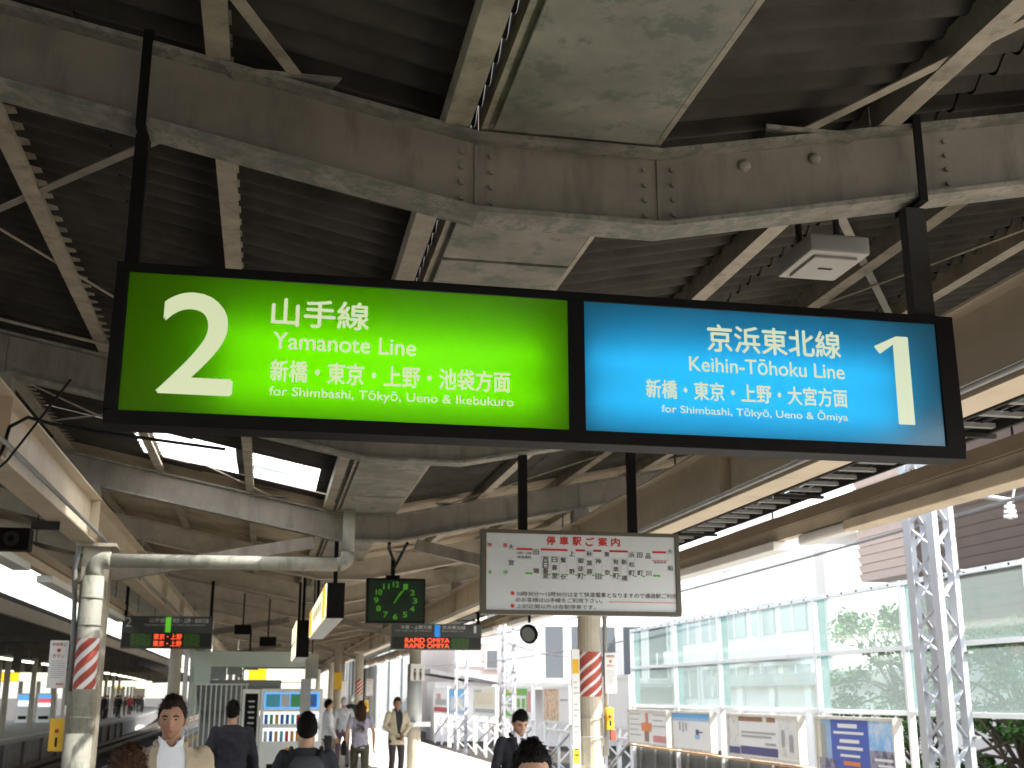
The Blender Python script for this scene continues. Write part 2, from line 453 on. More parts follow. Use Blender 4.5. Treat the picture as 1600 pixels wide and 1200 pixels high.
for i, (y0, y1) in enumerate(zip(BAYS[:-1], BAYS[1:])):
    for a, b in ((XL - .15, CX - .374), (CX + .374, XR + .15)):
        if abs(y0 - 9.4) < .1 and a < 0:
            ys = 12.55, 14.05
            mb = corr(a, b, y0, 12.55); mb2 = corr(a, b, 14.05, y1); mb3 = corr(a, -1.52, 12.55, 14.05); mb4 = corr(-.44, -.36, 12.55, 14.05); mb5 = corr(.46, b, 12.55, 14.05)
            for q in (mb2, mb3, mb4, mb5): mb.add(q.v, q.f)
            mb.build('roof_sheet', ROOF, can, smooth=True)
            sk = corr(-1.52, -.44, 12.55, 14.05).build('skylight', TRANS, can, smooth=True)
            sk = corr(-.36, .46, 12.55, 14.05).build('skylight', TRANS, can, smooth=True)
            fr = MB(); zz = lambda x: zr(x) + .25
            for (p_, q_) in (((-.30, 12.9), (.38, 12.9)), ((-.30, 13.55), (.38, 13.55)), ((-.30, 12.9), (-.30, 13.55)), ((.38, 12.9), (.38, 13.55)), ((-.30, 13.22), (.38, 13.22))):
                fr.bar((p_[0], p_[1], zz(p_[0])), (q_[0], q_[1], zz(q_[0])), .06, .05)
            fr.build('skylight_frame', GREYM, can)
            MB().box(-.22, .32, 13.2, 13.52, zz(.32) + .03, zz(.32) + .06).build('skylight_cover', GREYM, can)
            continue
        corr(a, b, y0, y1).build('roof_sheet', ROOF if y0 < 14 else ROOF_BOUNCE, can, smooth=True)
# valley gutter: side boards, walkway panels below
GZ = 3.87
for s_ in (-1, 1):
    for y0, y1 in zip(BAYS[:-1], BAYS[1:]):
        x = CX + s_ * 0.36
        MB().box(x - .012, x + .012, y0, y1 - .01, GZ + .006, GZ + .22).build('gutter_side', PURL, can)
for (y0, y1) in zip(BAYS[:-1], BAYS[1:]):
    n = 4
    for k in range(n):
        a = y0 + .10 + (y1 - y0 - .20) * k / n; b = y0 + .10 + (y1 - y0 - .20) * (k + 1) / n - .018
        dz = random.Random(int(y0 * 10) + k).uniform(-.006, .006)
        MB().box(CX - .33, CX + .33, a, b, GZ - .02 + dz, GZ + dz).build('gutter_panel', GUTTER, can, bevel=.004)
    MB().box(CX - .345, CX + .345, y0, y1 - .01, GZ + .012, GZ + .03).build('gutter_base', PURL, can)
# lipped channel on the near side of the gutter
for (y0, y1) in zip(BAYS[:-1], BAYS[1:]):
    x = CX - .47; z0 = zg(x) + GH + .01
    mb = MB(); mb.box(x - .05, x + .05, y0, y1 - .01, z0, z0 + .006); mb.box(x + .044, x + .05, y0, y1 - .01, z0 + .006, z0 + .1); mb.box(x - .05, x - .044, y0, y1 - .01, z0 + .006, z0 + .1)
    mb.build('gutter_channel', PURL, can)
# eaves fascia and flat ceiling strip beyond
for x in (XL - .15, XR + .15):
    MB().box(x - .02, x + .02, BAYS[0], YEND, zr(x) - .16, zr(x) + .06).build('eaves_board', PURL, can)
# wind bracing: thin rods in the roof plane
def rp(x, y, d=.0): return (x, y, zg(x) + GH + d)
for y0, y1 in zip(BAYS[3:8], BAYS[4:9]):
    MB().bar(rp(-.10, y0 + .1, .03), rp(-3.4, y1 - .1, .03), 05e-2, .006).build('wind_brace', STEEL, can)
    MB().tube([rp(-3.4, y0 + .1, .02), rp(-.05, y1 - .1, .02)], .008, 6).build('wind_brace', PURL, can)
    MB().bar(rp(2.2, y0 + .1, .03), rp(5.5, y1 - .1, .03), 05e-2, .006).build('wind_brace', STEEL, can)
    MB().tube([rp(5.5, y0 + .1, .02), rp(2.15, y1 - .1, .02)], .008, 6).build('wind_brace', PURL, can)
y0, y1 = BAYS[2], BAYS[3]
MB().bar(rp(.05, y1 + .02, .03), rp(-2.6, y0, .03), .05, .006).build('wind_brace', PURL, can)
MB().bar(rp(2.1, y1 - .05, .03), rp(5.4, y0, .03), .05, .006).build('wind_brace', PURL, can)

# conduits, boxes and bolts under the near roof
for y_, x0_, x1_ in ((4.62, -3.4, -.1), (8.9, -3.2, .2), (4.9, 2.9, 4.6), (9.0, 1.9, 3.6)):
    MB().tube([(x, y_, zg(x) + GH - .02) for x in (x0_, (x0_ + x1_) / 2, x1_)], .013, 8).build('conduit', PURL, can, smooth=True)
for x, y in ((-1.62, 5.1), (-3.1, 7.3), (3.1, 7.4)):
    z = zg(x) + GH - .02; MB().box(x - .07, x + .07, y - .06, y + .06, z - .06, z + .02).build('conduit_box', PURL, can, bevel=.006)
R0 = random.Random(2)
for yb in (4.3, 9.4):
    for xj in (CX - .38, CX + .38, -2.1, 2.74):
        for dx in (-.06, .06):
            for k in range(4):
                x = xj + dx; z = zg(x) + .06 + k * .066
                MB().tube([(x, yb - .006, z), (x, yb - .020, z)], .011, 6).build('bolt', STEEL, can)
    for x in (1.86, 2.18): MB().sphere((x, yb - .008, zg(x) + .2 + R0.uniform(-.04, .05)), .03, .018, .028, 10, 6).build('paint_lump', PEEL, can, smooth=True)
# ------------------------------------------------------------------ the big hanging platform sign
SY = 4.24
sg = thing('platform_sign', 'large black framed backlit sign, green half numbered 2 and blue half numbered 1', 'sign', (1.07, SY, 2.62))
X0, X1, Z0, Z1, DEP = -0.605, 2.725, 2.622, 3.225, 0.14
fr = MB()
fr.box(X0, X1, SY, SY + DEP, Z1 - .035, Z1); fr.box(X0, X1, SY, SY + DEP, Z0, Z0 + .05)
fr.box(X0, X0 + .045, SY, SY + DEP, Z0 + .05, Z1 - .035); fr.box(X1 - .08, X1, SY, SY + DEP, Z0 + .05, Z1 - .035)
frame = fr.build('frame', BLACK, sg, bevel=.004)
B('divider', BLACK, sg, 1.078, 1.142, SY + .004, SY + DEP - .03, Z0 + .0505, Z1 - .0355)
WBOX = mat('lightbox_white', (.85, .85, .83), .6)
B('back_panel', WBOX, sg, X0 + .046, X1 - .081, SY + DEP - .02, SY + DEP - .005, Z0 + .051, Z1 - .036)
GREEN = backlit('green_acrylic', (.30, .69, .004))
BLUE = backlit('blue_acrylic', (.10, .53, .78))
gp = B('green_panel', GREEN, sg, X0 + .046, 1.077, SY + .008, SY + .012, Z0 + .051, Z1 - .036)
bp = B('blue_panel', BLUE, sg, 1.143, X1 - .081, SY + .008, SY + .012, Z0 + .051, Z1 - .036)
TUBE = emit('fluorescent_tube', (1.0, .97, .88), 2.15)
for a, b in ((-.22, .98), (1.16, 2.46)):
    for z in (2.79, 2.96):
        MB().tube([(a, SY + .08, z), (b, SY + .08, z)], .016, 10).build('tube', TUBE, sg, smooth=True)
CREAM = emit('cream_lettering', (.86, .95, .58), .115, base=(.3, .32, .22))
CREAM2 = emit('cream_lettering_blue', (.80, .93, .66), .115, base=(.3, .32, .25))
UX, UZ = (1, 0, 0), (0, 0, 1)
def words(mb, m, parent, name='lettering', gap=.35):
    """split a line of lettering into its words, each a mesh of its own"""
    h = max(v[2] for v in mb.v) - min(v[2] for v in mb.v)
    iv = sorted((min(mb.v[i][0] for i in f), max(mb.v[i][0] for i in f), k) for k, f in enumerate(mb.f))
    groups, end = [], None
    for a, b, k in iv:
        if end is None or a - end > gap * h: groups.append([]); end = b
        groups[-1].append(k); end = max(end, b)
    for g_ in groups:
        r = MB(); idx = {}
        for k in g_:
            f = []
            for i in mb.f[k]:
                if i not in idx: idx[i] = len(r.v); r.v.append(mb.v[i])
                f.append(idx[i])
            r.f.append(tuple(f)); r.m.append(0)
        r.build(name, m, parent)
def sgt(items, m, parent):
    for body, w0, w1, h0, h1, bold in items:
        mb = MB(); add_text(mb, body, (0, SY + .0065, 0), UX, UZ, w0, w1, h0, h1, bold)
        words(mb, m, parent, gap=.25)
sgt([('2', -.430, -.178, 2.747, 3.118, .012), ('山手線', -.046, .310, 3.018, 3.124, .018), ('Yamanote Line', -.036, .489, 2.929, 2.992, .010),
     ('新橋・東京・上野・池袋方面', -.041, .848, 2.806, 2.887, .018), ('for Shimbashi, Tōkyō, Ueno & Ikebukuro', -.041, .862, 2.742, 2.788, .008)], CREAM, gp)
one = MB(); yy = SY + .0065
one.add([(2.361, yy, 3.078), (2.385, yy, 3.047), (2.447, yy, 3.090), (2.444, yy, 2.756), (2.516, yy, 2.756), (2.516, yy, 3.126), (2.462, yy, 3.126)], [(0, 1, 2, 6), (2, 3, 4, 5, 6)]).build('lettering', CREAM2, bp)
sgt([('京浜東北線', 1.646, 2.213, 3.017, 3.128, .018), ('Keihin-Tōhoku Line', 1.566, 2.222, 2.931, 2.994, .010),
     ('新橋・東京・上野・大宮方面', 1.386, 2.226, 2.815, 2.889, .018), ('for Shimbashi, Tōkyō, Ueno & Ōmiya', 1.446, 2.224, 2.750, 2.797, .008)], CREAM2, bp)
# hangers and the clamps round the girder
def clamp(x, w):
    z0, z1 = zg(x) - .02, zg(x) + GH + .02
    mb = MB(); mb.box(x - w, x + w, 4.3 - .105, 4.3 - .095, z0 - .0, z1); mb.box(x - w, x + w, 4.3 + .095, 4.3 + .105, z0, z1)
    mb.box(x - w, x + w, 4.3 - .105, 4.3 + .105, z1, z1 + .02); mb.box(x - w, x + w, 4.3 - .105, 4.3 + .105, z0 - .02, z0)
    mb.build('clamp', BLACK, sg)
for x, w in ((-.56, .024), (2.62, .045)):
    B('hanger', BLACK if x < 0 else DARK, sg, x - w, x + w, 4.3 - .03, 4.3 + .03, Z1 + .001, zg(x) - .04)
    clamp(x, .018)

# ------------------------------------------------------------------ things fixed to the canopy
def up_rod(mb, x, y, z0, r=.008, top=None): mb.tube([(x, y, z0), (x, y, top if top else zg(x) + GH + .02)], r, 6)

# lighting rails above both platform edges
for rx, nm in ((5.0, 'beige lighting rail hung along the platform edge facing the glass screen'), (-2.85, 'beige lighting rail hung along the platform edge facing the opposite platform')):
    t = thing('lighting_rail', nm, 'lighting rail', (rx, 14, 3.2), group='lighting rails along the platform edges')
    mb = MB(); mb.box(rx - .09, rx + .09, -4, 62, 3.31, 3.42); mb.build('channel', mat('rail_channel', (.26, .20, .14), .6, var=.2, scale=2), t)
    mb = MB(); mb.box(rx - .05, rx + .05, -4, 62, 3.20, 3.305); mb.build('trunking', BEAM, t)
    for k in range(16):
        y = -1 + k * 4.1; m2 = MB(); up_rod(m2, rx, y, 3.42, .009); m2.build('hanger_rod', DARK, t)
    for k in range(12):
        y0 = 6.0 + k * 5.1
        f_ = B('lamp_housing', BEAM if k == 0 else WHITE, t, rx - .10, rx + .10, y0 - (1.0 if k == 0 else 0), y0 + 3.6, 3.105, 3.196, bevel=.01)
        if k == 0: B('lamp_end', WHITE, t, rx - .07, rx + .07, y0 + 3.62, y0 + 4.6, 3.09, 3.19, bevel=.03)
# cable ladder beside the right beam
t = thing('cable_ladder', 'dark cable ladder tray running beside the beige beam', 'cable ladder', (4.42, 14, 3.40))
for x in (4.24, 4.62): B('side_rail', DARK, t, x - .012, x + .012, -2, 60, 3.38, 3.46)
mb = MB()
for k in range(180):
    y = 2 + .32 * k; mb.box(4.253, 4.607, y, y + .05, 3.40, 3.43)
tag(mb.build('rungs', GREYM, t), kind='stuff')
for k, x in enumerate((4.30, 4.36, 4.43, 4.50, 4.56)):
    pts = [(x + .015 * math.sin(y * .9 + k), y, 3.445 + .008 * math.sin(y * 1.7 + k * 2)) for y in [2 + i * 1.5 for i in range(36)]]
    MB().tube(pts, .014 + .003 * (k % 2), 6).build('cable', RUBBER, t, smooth=True)
for k in range(14):
    y = 1.8 + k * 2.55; m2 = MB(); m2.tube([(4.22, y, 3.36), (4.22, y, zg(4.22) + GH)], .011, 6); m2.box(4.21, 4.66, y - .02, y + .02, 3.35, 3.378)
    m2.build('hanger', DARK, t)
# conduits clipped along the beams
for k, (x, z) in enumerate(((3.62, 3.30), (-1.97, 3.50))):
    MB().tube([(x, 2, z), (x, 55, z)], .02, 8).build('conduit', GREYM, can, smooth=True)

# drain: drop from the gutter, run to the column, downpipe with stripes
dp = thing('drain_pipe', 'pale painted drain pipe elbowing down beside the column with the yellow button box', 'pipe', (-2.0, 14.2, 0))
MB().tube([(.88, 14.2, 3.86), (.88, 14.2, 3.34)], .072, 16).build('drop_pipe', PIPE, dp, smooth=True)
el = [(.88, 14.2, 3.34)] + [(.88 - .12 * (1 - math.cos(a)), 14.2, 3.32 - .12 * math.sin(a)) for a in [rad(15 * i) for i in range(1, 7)]]
MB().tube(el, .082, 16).build('elbow', PIPE, dp, smooth=True)
MB().tube([(.76, 14.2, 3.20), (-.6, 14.2, 3.195), (-1.86, 14.2, 3.19)], .08, 16).build('cross_pipe', PIPE, dp, smooth=True)
el = [(-1.80, 14.2, 3.19)] + [(-1.85 - .12 * math.sin(a), 14.2, 3.07 + .12 * math.cos(a)) for a in [rad(15 * i) for i in range(0, 7)]] + [(-1.97, 14.2, 3.0)]
MB().tube(el, .098, 18).build('elbow', PIPE, dp, smooth=True)
MB().tube([(-1.97, 14.2, 3.01), (-1.97, 14.2, 0.9)], .118, 24).build('downpipe', PIPE, dp, smooth=True)
MB().tube([(-1.98, 14.2, 1.30), (-1.98, 14.2, .0)], .145, 24).build('base_sleeve', PIPE, dp, smooth=True)
for z in (2.75, 2.45, 1.45): MB().tube([(-1.97, 14.2, z), (-1.97, 14.2, z + .03)], .123, 24).build('pipe_collar', PIPE, dp, smooth=True)
def stripes(cx, cy, r, z0, z1, parent, n=6, duty=.58, twist=1.25):
    N_, M_ = 48, 12
    mb = MB(); vs = []; fs = []
    for i in range(M_ + 1):
        for j in range(N_):
            a = 2 * math.pi * (j / N_) + twist * 2 * math.pi * i / M_ * ((z1 - z0) / .55) * .62
            vs.append((cx + r * math.cos(a), cy + r * math.sin(a), z0 + (z1 - z0) * i / M_))
    per = N_ // n
    for i in range(M_):
        for j in range(N_):
            mb.cur = 0 if (j % per) < per * duty else 1
            mb.add([], [])
            fs.append(((i * N_ + j, i * N_ + (j + 1) % N_, (i + 1) * N_ + (j + 1) % N_, (i + 1) * N_ + j), mb.cur))
    mb.v = [tuple(v) for v in vs]; mb.f = [f for f, _ in fs]; mb.m = [m for _, m in fs]
    return mb.build('warning_stripes', [RED, WHITEP], parent, smooth=True)
stripes(-1.97, 14.2, .1225, 1.77, 2.32, dp, n=4)
rc = [o for o in can.children if o.name.startswith('column')]
rc14 = min(rc, key=lambda o: min((o.matrix_world @ Vector(o.bound_box[0]) - Vector((2.65, 0, 0))).length if False else abs(o.bound_box[0][1] + 14.5 - 14.5 + .16) + abs(o.bound_box[0][0] + CX - 3.75) for _ in (0,)))
stripes(3.90, 14.5, .149, 1.69, 2.22, rc14, n=5)
rc45 = min(rc, key=lambda o: abs(o.bound_box[0][1] + 14.5 - 44.95) + abs(o.bound_box[0][0] + CX - 3.2))
stripes(3.80 - .44, 45.1, .149, 1.75, 2.3, rc45, n=5)

# notices and emergency button boxes on the columns
SIGNW = mat('notice_white', (.74, .74, .72), .4, var=.04)
SIGNG = mat('notice_grey', (.45, .45, .45), .5)
def notice(x0, x1, y, z0, z1, label):
    t = thing('emergency_notice', label, 'notice', ((x0 + x1) / 2, y, z0), group='emergency notices on the columns')
    B('board', SIGNW, t, x0, x1, y, y + .02, z0, z1, bevel=.004)
    w, h = x1 - x0, z1 - z0
    rm = MB()
    add_text(rm, '非常停止', (x0, y - .002, z0), UX, UZ, w * .12, w * .88, h * .88, h * .95, .02)
    add_text(rm, 'ボタン', (x0, y - .002, z0), UX, UZ, w * .18, w * .82, h * .64, h * .71, .02)
    rm.sphere((x0 + w * .5, y - .001, z0 + h * .79), w * .11, .002, w * .11, 14, 6)
    rm.build('red_print', RED, t)
    gm = MB()
    for k in range(9):
        zz = z0 + h * (.55 - .042 * k); gm.box(x0 + w * .14, x0 + w * (.86 if k % 4 else .7), y - .002, y - .001, zz, zz + h * .014)
    gm.build('grey_print', SIGNG, t)
    B('footer_print', mat('notice_pink', (.65, .25, .22), .5), t, x0 + w * .5, x0 + w * .9, y - .002, y - .001, z0 + h * .06, z0 + h * .11)
    return t
def button_box(x0, x1, y, z0, z1, label, red):
    t = thing('button_box', label, 'button box', ((x0 + x1) / 2, y, z0), group='yellow emergency button boxes')
    B('housing', YEL, t, x0, x1, y, y + .12, z0, z1, bevel=.012)
    xm = (x0 + x1) / 2
    MB().tube([(xm, y + .002, z0 + (z1 - z0) * .62), (xm, y - .012, z0 + (z1 - z0) * .62)], .022, 14).build('button', RED, t, smooth=True)
    B('legend', RUBBER, t, xm - .012, xm + .012, y - .002, y + .002, z0 + .05, z0 + (z1 - z0) * .42)
    if red: B('handset', RED, t, xm + .0, xm + .07, y + .0, y + .06, z0 - .12, z0 - .002, bevel=.006)
n1 = notice(-2.385, -2.185, 14.30, 1.78, 2.30, 'white emergency notice with red print beside the striped drain pipe')
B('bracket', GREYM, n1, -2.19, -2.09, 14.312, 14.328, 2.15, 2.17); B('bracket', GREYM, n1, -2.19, -2.09, 14.312, 14.328, 1.9, 1.92)
n2 = notice(4.06, 4.205, 14.38, 1.73, 2.21, 'white emergency notice with red print beside the striped column by the map board')
button_box(-2.30, -2.14, 14.25, 1.11, 1.46, 'yellow emergency button box beside the pale drain pipe', False)
B('box_post', PIPE, dp, -2.145, -2.095, 14.25, 14.30, .0, 1.75)
button_box(4.06, 4.15, 14.34, 1.30, 1.56, 'small yellow button box with red handset on the column below the map board', True)
# platform position strip sign on the right column
t = thing('position_strip', 'tall white strip sign with yellow squares strapped to the striped column', 'sign', (3.69, 14.36, 0.3))
B('strip', SIGNW, t, 3.635, 3.735, 14.36, 14.40, .3, 2.25, bevel=.004)
for z in (1.96, .92, .40): B('yellow_square', YEL, t, 3.645, 3.725, 14.357, 14.361, z, z + .17)
mb = MB()
for k in range(14):
    z = 1.85 - k * .065
    if k % 4 != 3: mb.box(3.66, 3.70 + .012 * (k % 3), 14.357, 14.361, z, z + .018)
mb.build('print', SIGNG, t)
for z in (1.45, 1.22): MB().tube([(3.90 + .167 * math.cos(rad(a)), 14.5 + .167 * math.sin(rad(a)), z) for a in range(180, 362, 15)], .008, 6).build('strap', GREYM, t)
MB().tube([(4.10, 14.5, 3.25), (4.10, 14.5, 1.0)], .028, 10).build('conduit', GREYM, can, smooth=True)
# grey sleeve along the drop pipe column
pts = [(-2.17, 14.35, 3.38), (-2.20, 14.30, 3.1), (-2.17, 14.33, 2.7), (-2.15, 14.33, 2.3), (-2.15, 14.33, 1.6)]
MB().tube(pts, .028, 8).build('conduit', GREYM, can, smooth=True)

# ------------------------------------------------------------------ route map board on the second girder
MY = 9.36
t = thing('route_board', 'white stopping pattern board with red title hung in a dark bronze frame', 'sign', (2.47, MY, 2.33))
bx0, bx1, bz0, bz1 = 1.64, 3.30, 2.325, 3.00
BRZ = mat('bronze_frame', (.085, .075, .055), .5, var=.2)
fr = MB(); fr.box(bx0, bx1, MY, MY + .09, bz1 - .03, bz1); fr.box(bx0, bx1, MY, MY + .09, bz0, bz0 + .035); fr.box(bx0, bx0 + .04, MY, MY + .09, bz0 + .035, bz1 - .03); fr.box(bx1 - .035, bx1, MY, MY + .09, bz0 + .035, bz1 - .03)
fr.build('frame', BRZ, t, bevel=.004)
face = B('face', mat('board_face', (.52, .56, .58), .28, spec=.5, var=.04, scale=2), t, bx0 + .04, bx1 - .035, MY + .015, MY + .07, bz0 + .035, bz1 - .03)
fu = lambda x: bx0 + .04 + (x - 90) / 1385 * (bx1 - bx0 - .075)
fv = lambda y: bz1 - .03 - (y - 155) / 580 * (bz1 - bz0 - .065)
PRED = mat('print_red', (.48, .03, .03), .5); PBLK = mat('print_dark', (.09, .085, .085), .5); PGRN = mat('print_green', (.12, .42, .06), .5); PPNK = mat('print_pink', (.62, .25, .25), .5)
YF = MY + .0125
def tx(mb, s, x0, x1, y0, y1, bold=.015): add_text(mb, s, (0, YF, 0), UX, UZ, fu(x0), fu(x1), fv(y1), fv(y0), bold)
mb = MB()
for i, ch in enumerate('停車駅ご案内'): tx(mb, ch, 525 + i * 95, 587 + i * 95, 172, 236, .035)
mb.build('title', PRED, face)
mb = MB()
for a, b in ((305, 420), (480, 675), (735, 805), (865, 925), (985, 1120), (1305, 1410)): B('line_segment', PRED, face, fu(a), fu(b), YF, YF + .001, fv(282), fv(266))
for y in (610, 704): MB().sphere((fu(278), YF, fv(y)), .016, .001, .016, 12, 6).build('bullet', PRED, face)
mb = MB()
tx(mb, '快', 100, 130, 232, 264); mb.build('red_character', PRED, face); mb = MB(); tx(mb, '速', 208, 240, 232, 264)
mb.build('red_print', PRED, face)
mb = MB()
for a, b in ((370, 420), (1305, 1360)): mb.box(fu(a), fu(b), YF, YF + .001, fv(465), fv(450))
for a in (548, 610, 675, 740, 803, 868, 935, 1000, 1060, 1180, 1240): mb.box(fu(a - 14), fu(a + 4), YF, YF + .001, fv(468), fv(460))
tx(mb, '各', 105, 130, 440, 468); tx(mb, '停', 210, 242, 438, 470)
mb.build('green_print', PGRN, face)
mb = MB()
ST = [('大宮', 268, (260, 380)), ('田端', 447, (295, 437)), ('西日暮里', 515, (350, 392, 432, 472)), ('日暮里', 580, (350, 410, 472)), ('鶯谷', 642, (352, 475)), ('上野', 707, (300, 440)),
      ('御徒町', 770, (354, 414, 470)), ('秋葉原', 835, (300, 370, 437)), ('神田', 900, (355, 470)), ('東京', 965, (300, 440)), ('有楽町', 1030, (356, 412, 464)), ('新橋', 1092, (357, 480)),
      ('浜松町', 1147, (300, 375, 440)), ('田町', 1210, (300, 440)), ('品川', 1272, (305, 440)), ('大船', 1438, (267, 395))]
for nm, x, ys in ST:
    for ch, y in zip(nm, ys):
        mb = MB(); tx(mb, ch, x - 20, x + 20, y - 20, y + 20, .02); mb.build('station_character', PBLK, face)
mb = MB()
tx(mb, '10時30分〜15時30分は全て快速電車となりますので通過駅ご利用', 312, 1478, 594, 632, .012)
mb.build('note_line', PBLK, face); mb = MB()
tx(mb, 'のお客様は山手線をご利用下さい。', 300, 925, 640, 676, .012)
mb.build('note_line', PBLK, face); mb = MB()
tx(mb, '上記区間以外は各駅停車です。', 305, 875, 690, 722, .012)
mb.build('note_line', PBLK, face)
mb = MB()
for a, b, y in ((1300, 1420, 335), (975, 1480, 660)): mb.box(fu(a), fu(b), YF, YF + .001, fv(y + 8), fv(y))
mb.build('pink_print', PPNK, face)
PGRY = mat('print_grey', (.34, .36, .37), .5)
for nm, x, ys in ST[1:15]:
    if len(ys) < 3 and nm not in ('鶯谷', '神田', '新橋'): continue
    mb = MB(); y0_, y1_ = ys[0] - 26, ys[-1] + 26
    for a, b, c, d in ((x - 27, x - 25, y0_, y1_), (x + 25, x + 27, y0_, y1_), (x - 25, x + 25, y0_, y0_ + 2.5), (x - 25, x + 25, y1_ - 2.5, y1_)): mb.box(fu(a), fu(b), YF + .0005, YF + .0015, fv(d), fv(c))
    mb.build('station_outline', PGRY, face)
mb = MB(); tx(mb, '10時〜15時', 308, 415, 295, 315, .01); tx(mb, '快速運転', 312, 412, 326, 346, .01); mb.build('small_note', PBLK, face)
mb = MB(); tx(mb, '各駅停車', 1312, 1408, 345, 362, .01); mb.build('small_note', PBLK, face)
for x in (1.985, 2.915):
    B('hanger', BLACK, t, x - .035, x + .035, MY + .02, MY + .075, bz1, zg(x) - .011)

# ------------------------------------------------------------------ clock
t = thing('hanging_clock', 'square black clock with glowing green numerals and hands', 'clock', (1.59, 15.45, 2.6))
B('case', BLACK, t, 1.21, 1.97, 15.45, 15.62, 2.60, 3.17, bevel=.01)
B('dial', mat('clock_dial', (.012, .03, .014), .25, spec=.4), t, 1.235, 1.945, 15.444, 15.45, 2.625, 3.145)
CG = emit('clock_green', (.10, .55, .02), .045, base=(.05, .2, .02))
for k in range(12):
    a = rad(30 * (k + 1)); cx, cz = 1.585 + .25 * math.sin(a), 2.885 + .205 * math.cos(a)
    mb = MB(); add_text(mb, str(k + 1), (0, 15.441, 0), UX, UZ, cx - (.028 if k < 9 else .038), cx + (.028 if k < 9 else .038), cz - .034, cz + .034, .02); mb.build('numeral', CG, t)
for ln, w, a in ((.135, .02, rad(33)), (.22, .014, rad(37))):
    d = Vector((math.sin(a), 0, math.cos(a))); c_ = Vector((1.585, 15.438, 2.885))
    MB().bar(c_ - d * .04, c_ + d * ln, w, .003, up=(0, 1, 0)).build('hand', CG, t)
mb = MB(); mb.tube([(1.55, 15.53, 3.17), (1.55, 15.53, 3.42)], .03, 8); mb.bar((1.46, 15.53, 3.19), (1.64, 15.53, 3.19), .05, .05); mb.tube([(1.55, 15.53, 3.42), (1.44, 15.0, 3.50), (1.40, 14.55, 3.515)], .022, 8); mb.tube([(1.56, 15.53, 3.30), (1.62, 15.0, 3.47), (1.62, 14.55, 3.515)], .02, 8)
mb.build('bracket', BLACK, t)

# ------------------------------------------------------------------ LED departure boards
LEDP = mat('led_panel', (.013, .016, .012), .4, var=.2)
HOUS = mat('led_housing', (.060, .068, .068), .45)
LRED = emit('led_red', (1.0, .09, .025), .32); LGRN = emit('led_green', (.10, .30, .02), .05, base=(.03, .08, .01)); SILV = mat('silver_print', (.55, .57, .56), .4)
LINEG = emit('line_green', (.16, .75, .03), .07); LINEB = emit('line_blue', (.02, .24, .75), .09)
def led_board(x0, x1, y, z0, z1, label, num, numleft, line, t1, t2, rows, red, grn, bar):
    t = thing('departure_board', label, 'departure board', ((x0 + x1) / 2, y, z0), group='LED departure boards')
    B('housing', HOUS, t, x0, x1, y, y + .22, z0, z1, bevel=.006)
    w, h = x1 - x0, z1 - z0
    B('led_panel', LEDP, t, x0 + .02, x1 - .02, y - .012, y - .001, z0 + .03, z0 + h * .48)
    B('line_bar', line, t, x0 + w * bar, x0 + w * (bar + .06), y - .004, y - .001, z0 + h * .50, z1 - .02)
    mb = MB(); X_ = (x0 + .06 if numleft else x1 - .16)
    add_text(mb, num, (0, y - .003, 0), UX, UZ, X_, X_ + (.12 if num == '2' else .05), z0 + h * .66, z1 - .03, .0)
    add_text(mb, t1[0], (0, y - .003, 0), UX, UZ, x0 + w * t1[1], x0 + w * t1[2], z0 + h * .80, z0 + h * .94, .01)
    add_text(mb, t2[0], (0, y - .003, 0), UX, UZ, x0 + w * t2[1], x0 + w * t2[2], z0 + h * .80, z0 + h * .94, .01)
    add_text(mb, t1[3], (0, y - .003, 0), UX, UZ, x0 + w * (t1[1] - .06), x0 + w * t1[2], z0 + h * .70, z0 + h * .76, .0)
    add_text(mb, t2[3], (0, y - .003, 0), UX, UZ, x0 + w * t2[1], x0 + w * (t2[2] - .03), z0 + h * .70, z0 + h * .76, .0)
    mb.build('print', SILV, t)
    for k, s_ in enumerate(rows):
        mb = MB(); zz = z0 + h * (.28 - .21 * k)
        add_text(mb, s_, (0, y - .0135, 0), UX, UZ, x0 + w * red[0], x0 + w * red[1], zz, zz + h * .17, .008)
        mb.build('led_text', LRED, t)
    mb = MB()
    for a, b in grn:
        nx = int((b - a) * w / .035)
        for r_ in range(9):
            for i in range(nx):
                if (i * 7 + r_ * 3) % 9 == 8: continue
                xx = x0 + w * a + .035 * i; zz = z0 + h * .07 + r_ * h * .044
                mb.quad((xx, y - .013, zz), (xx + .02, y - .013, zz), (xx + .02, y - .013, zz + .016), (xx, y - .013, zz + .016))
    tag(mb.build('idle_leds', LGRN, t), kind='stuff')
    for x in (x0 + .05, x1 - .05): B('hanger', BLACK, t, x - .03, x + .03, y + .09, y + .15, z1, zg(x) + .02)
led_board(-2.80, -1.08, 24.5, 2.59, 3.21, 'LED departure board numbered 2 with green line bar and red characters', '2', True, LINEG,
          ('山手線', .30, .47, 'Yamanote Line'), ('東京・上野・池袋方面', .55, .95, 'for Tōkyō, Ueno & Ikebukuro'), ('東京・上野', '東京・上野'), (.355, .665), ((.11, .34), (.69, .88)), .475)
led_board(2.45, 4.30, 24.5, 2.60, 3.12, 'LED departure board numbered 1 with blue line bar and red letters', '1', False, LINEB,
          ('大宮・上野方面', .10, .44, 'for Ueno & Ōmiya'), ('京浜東北線', .56, .82, 'Keihin-Tōhoku Line'), ('RAPID OMIYA', 'RAPID OMIYA'), (.15, .64), ((.67, .86),), .475)

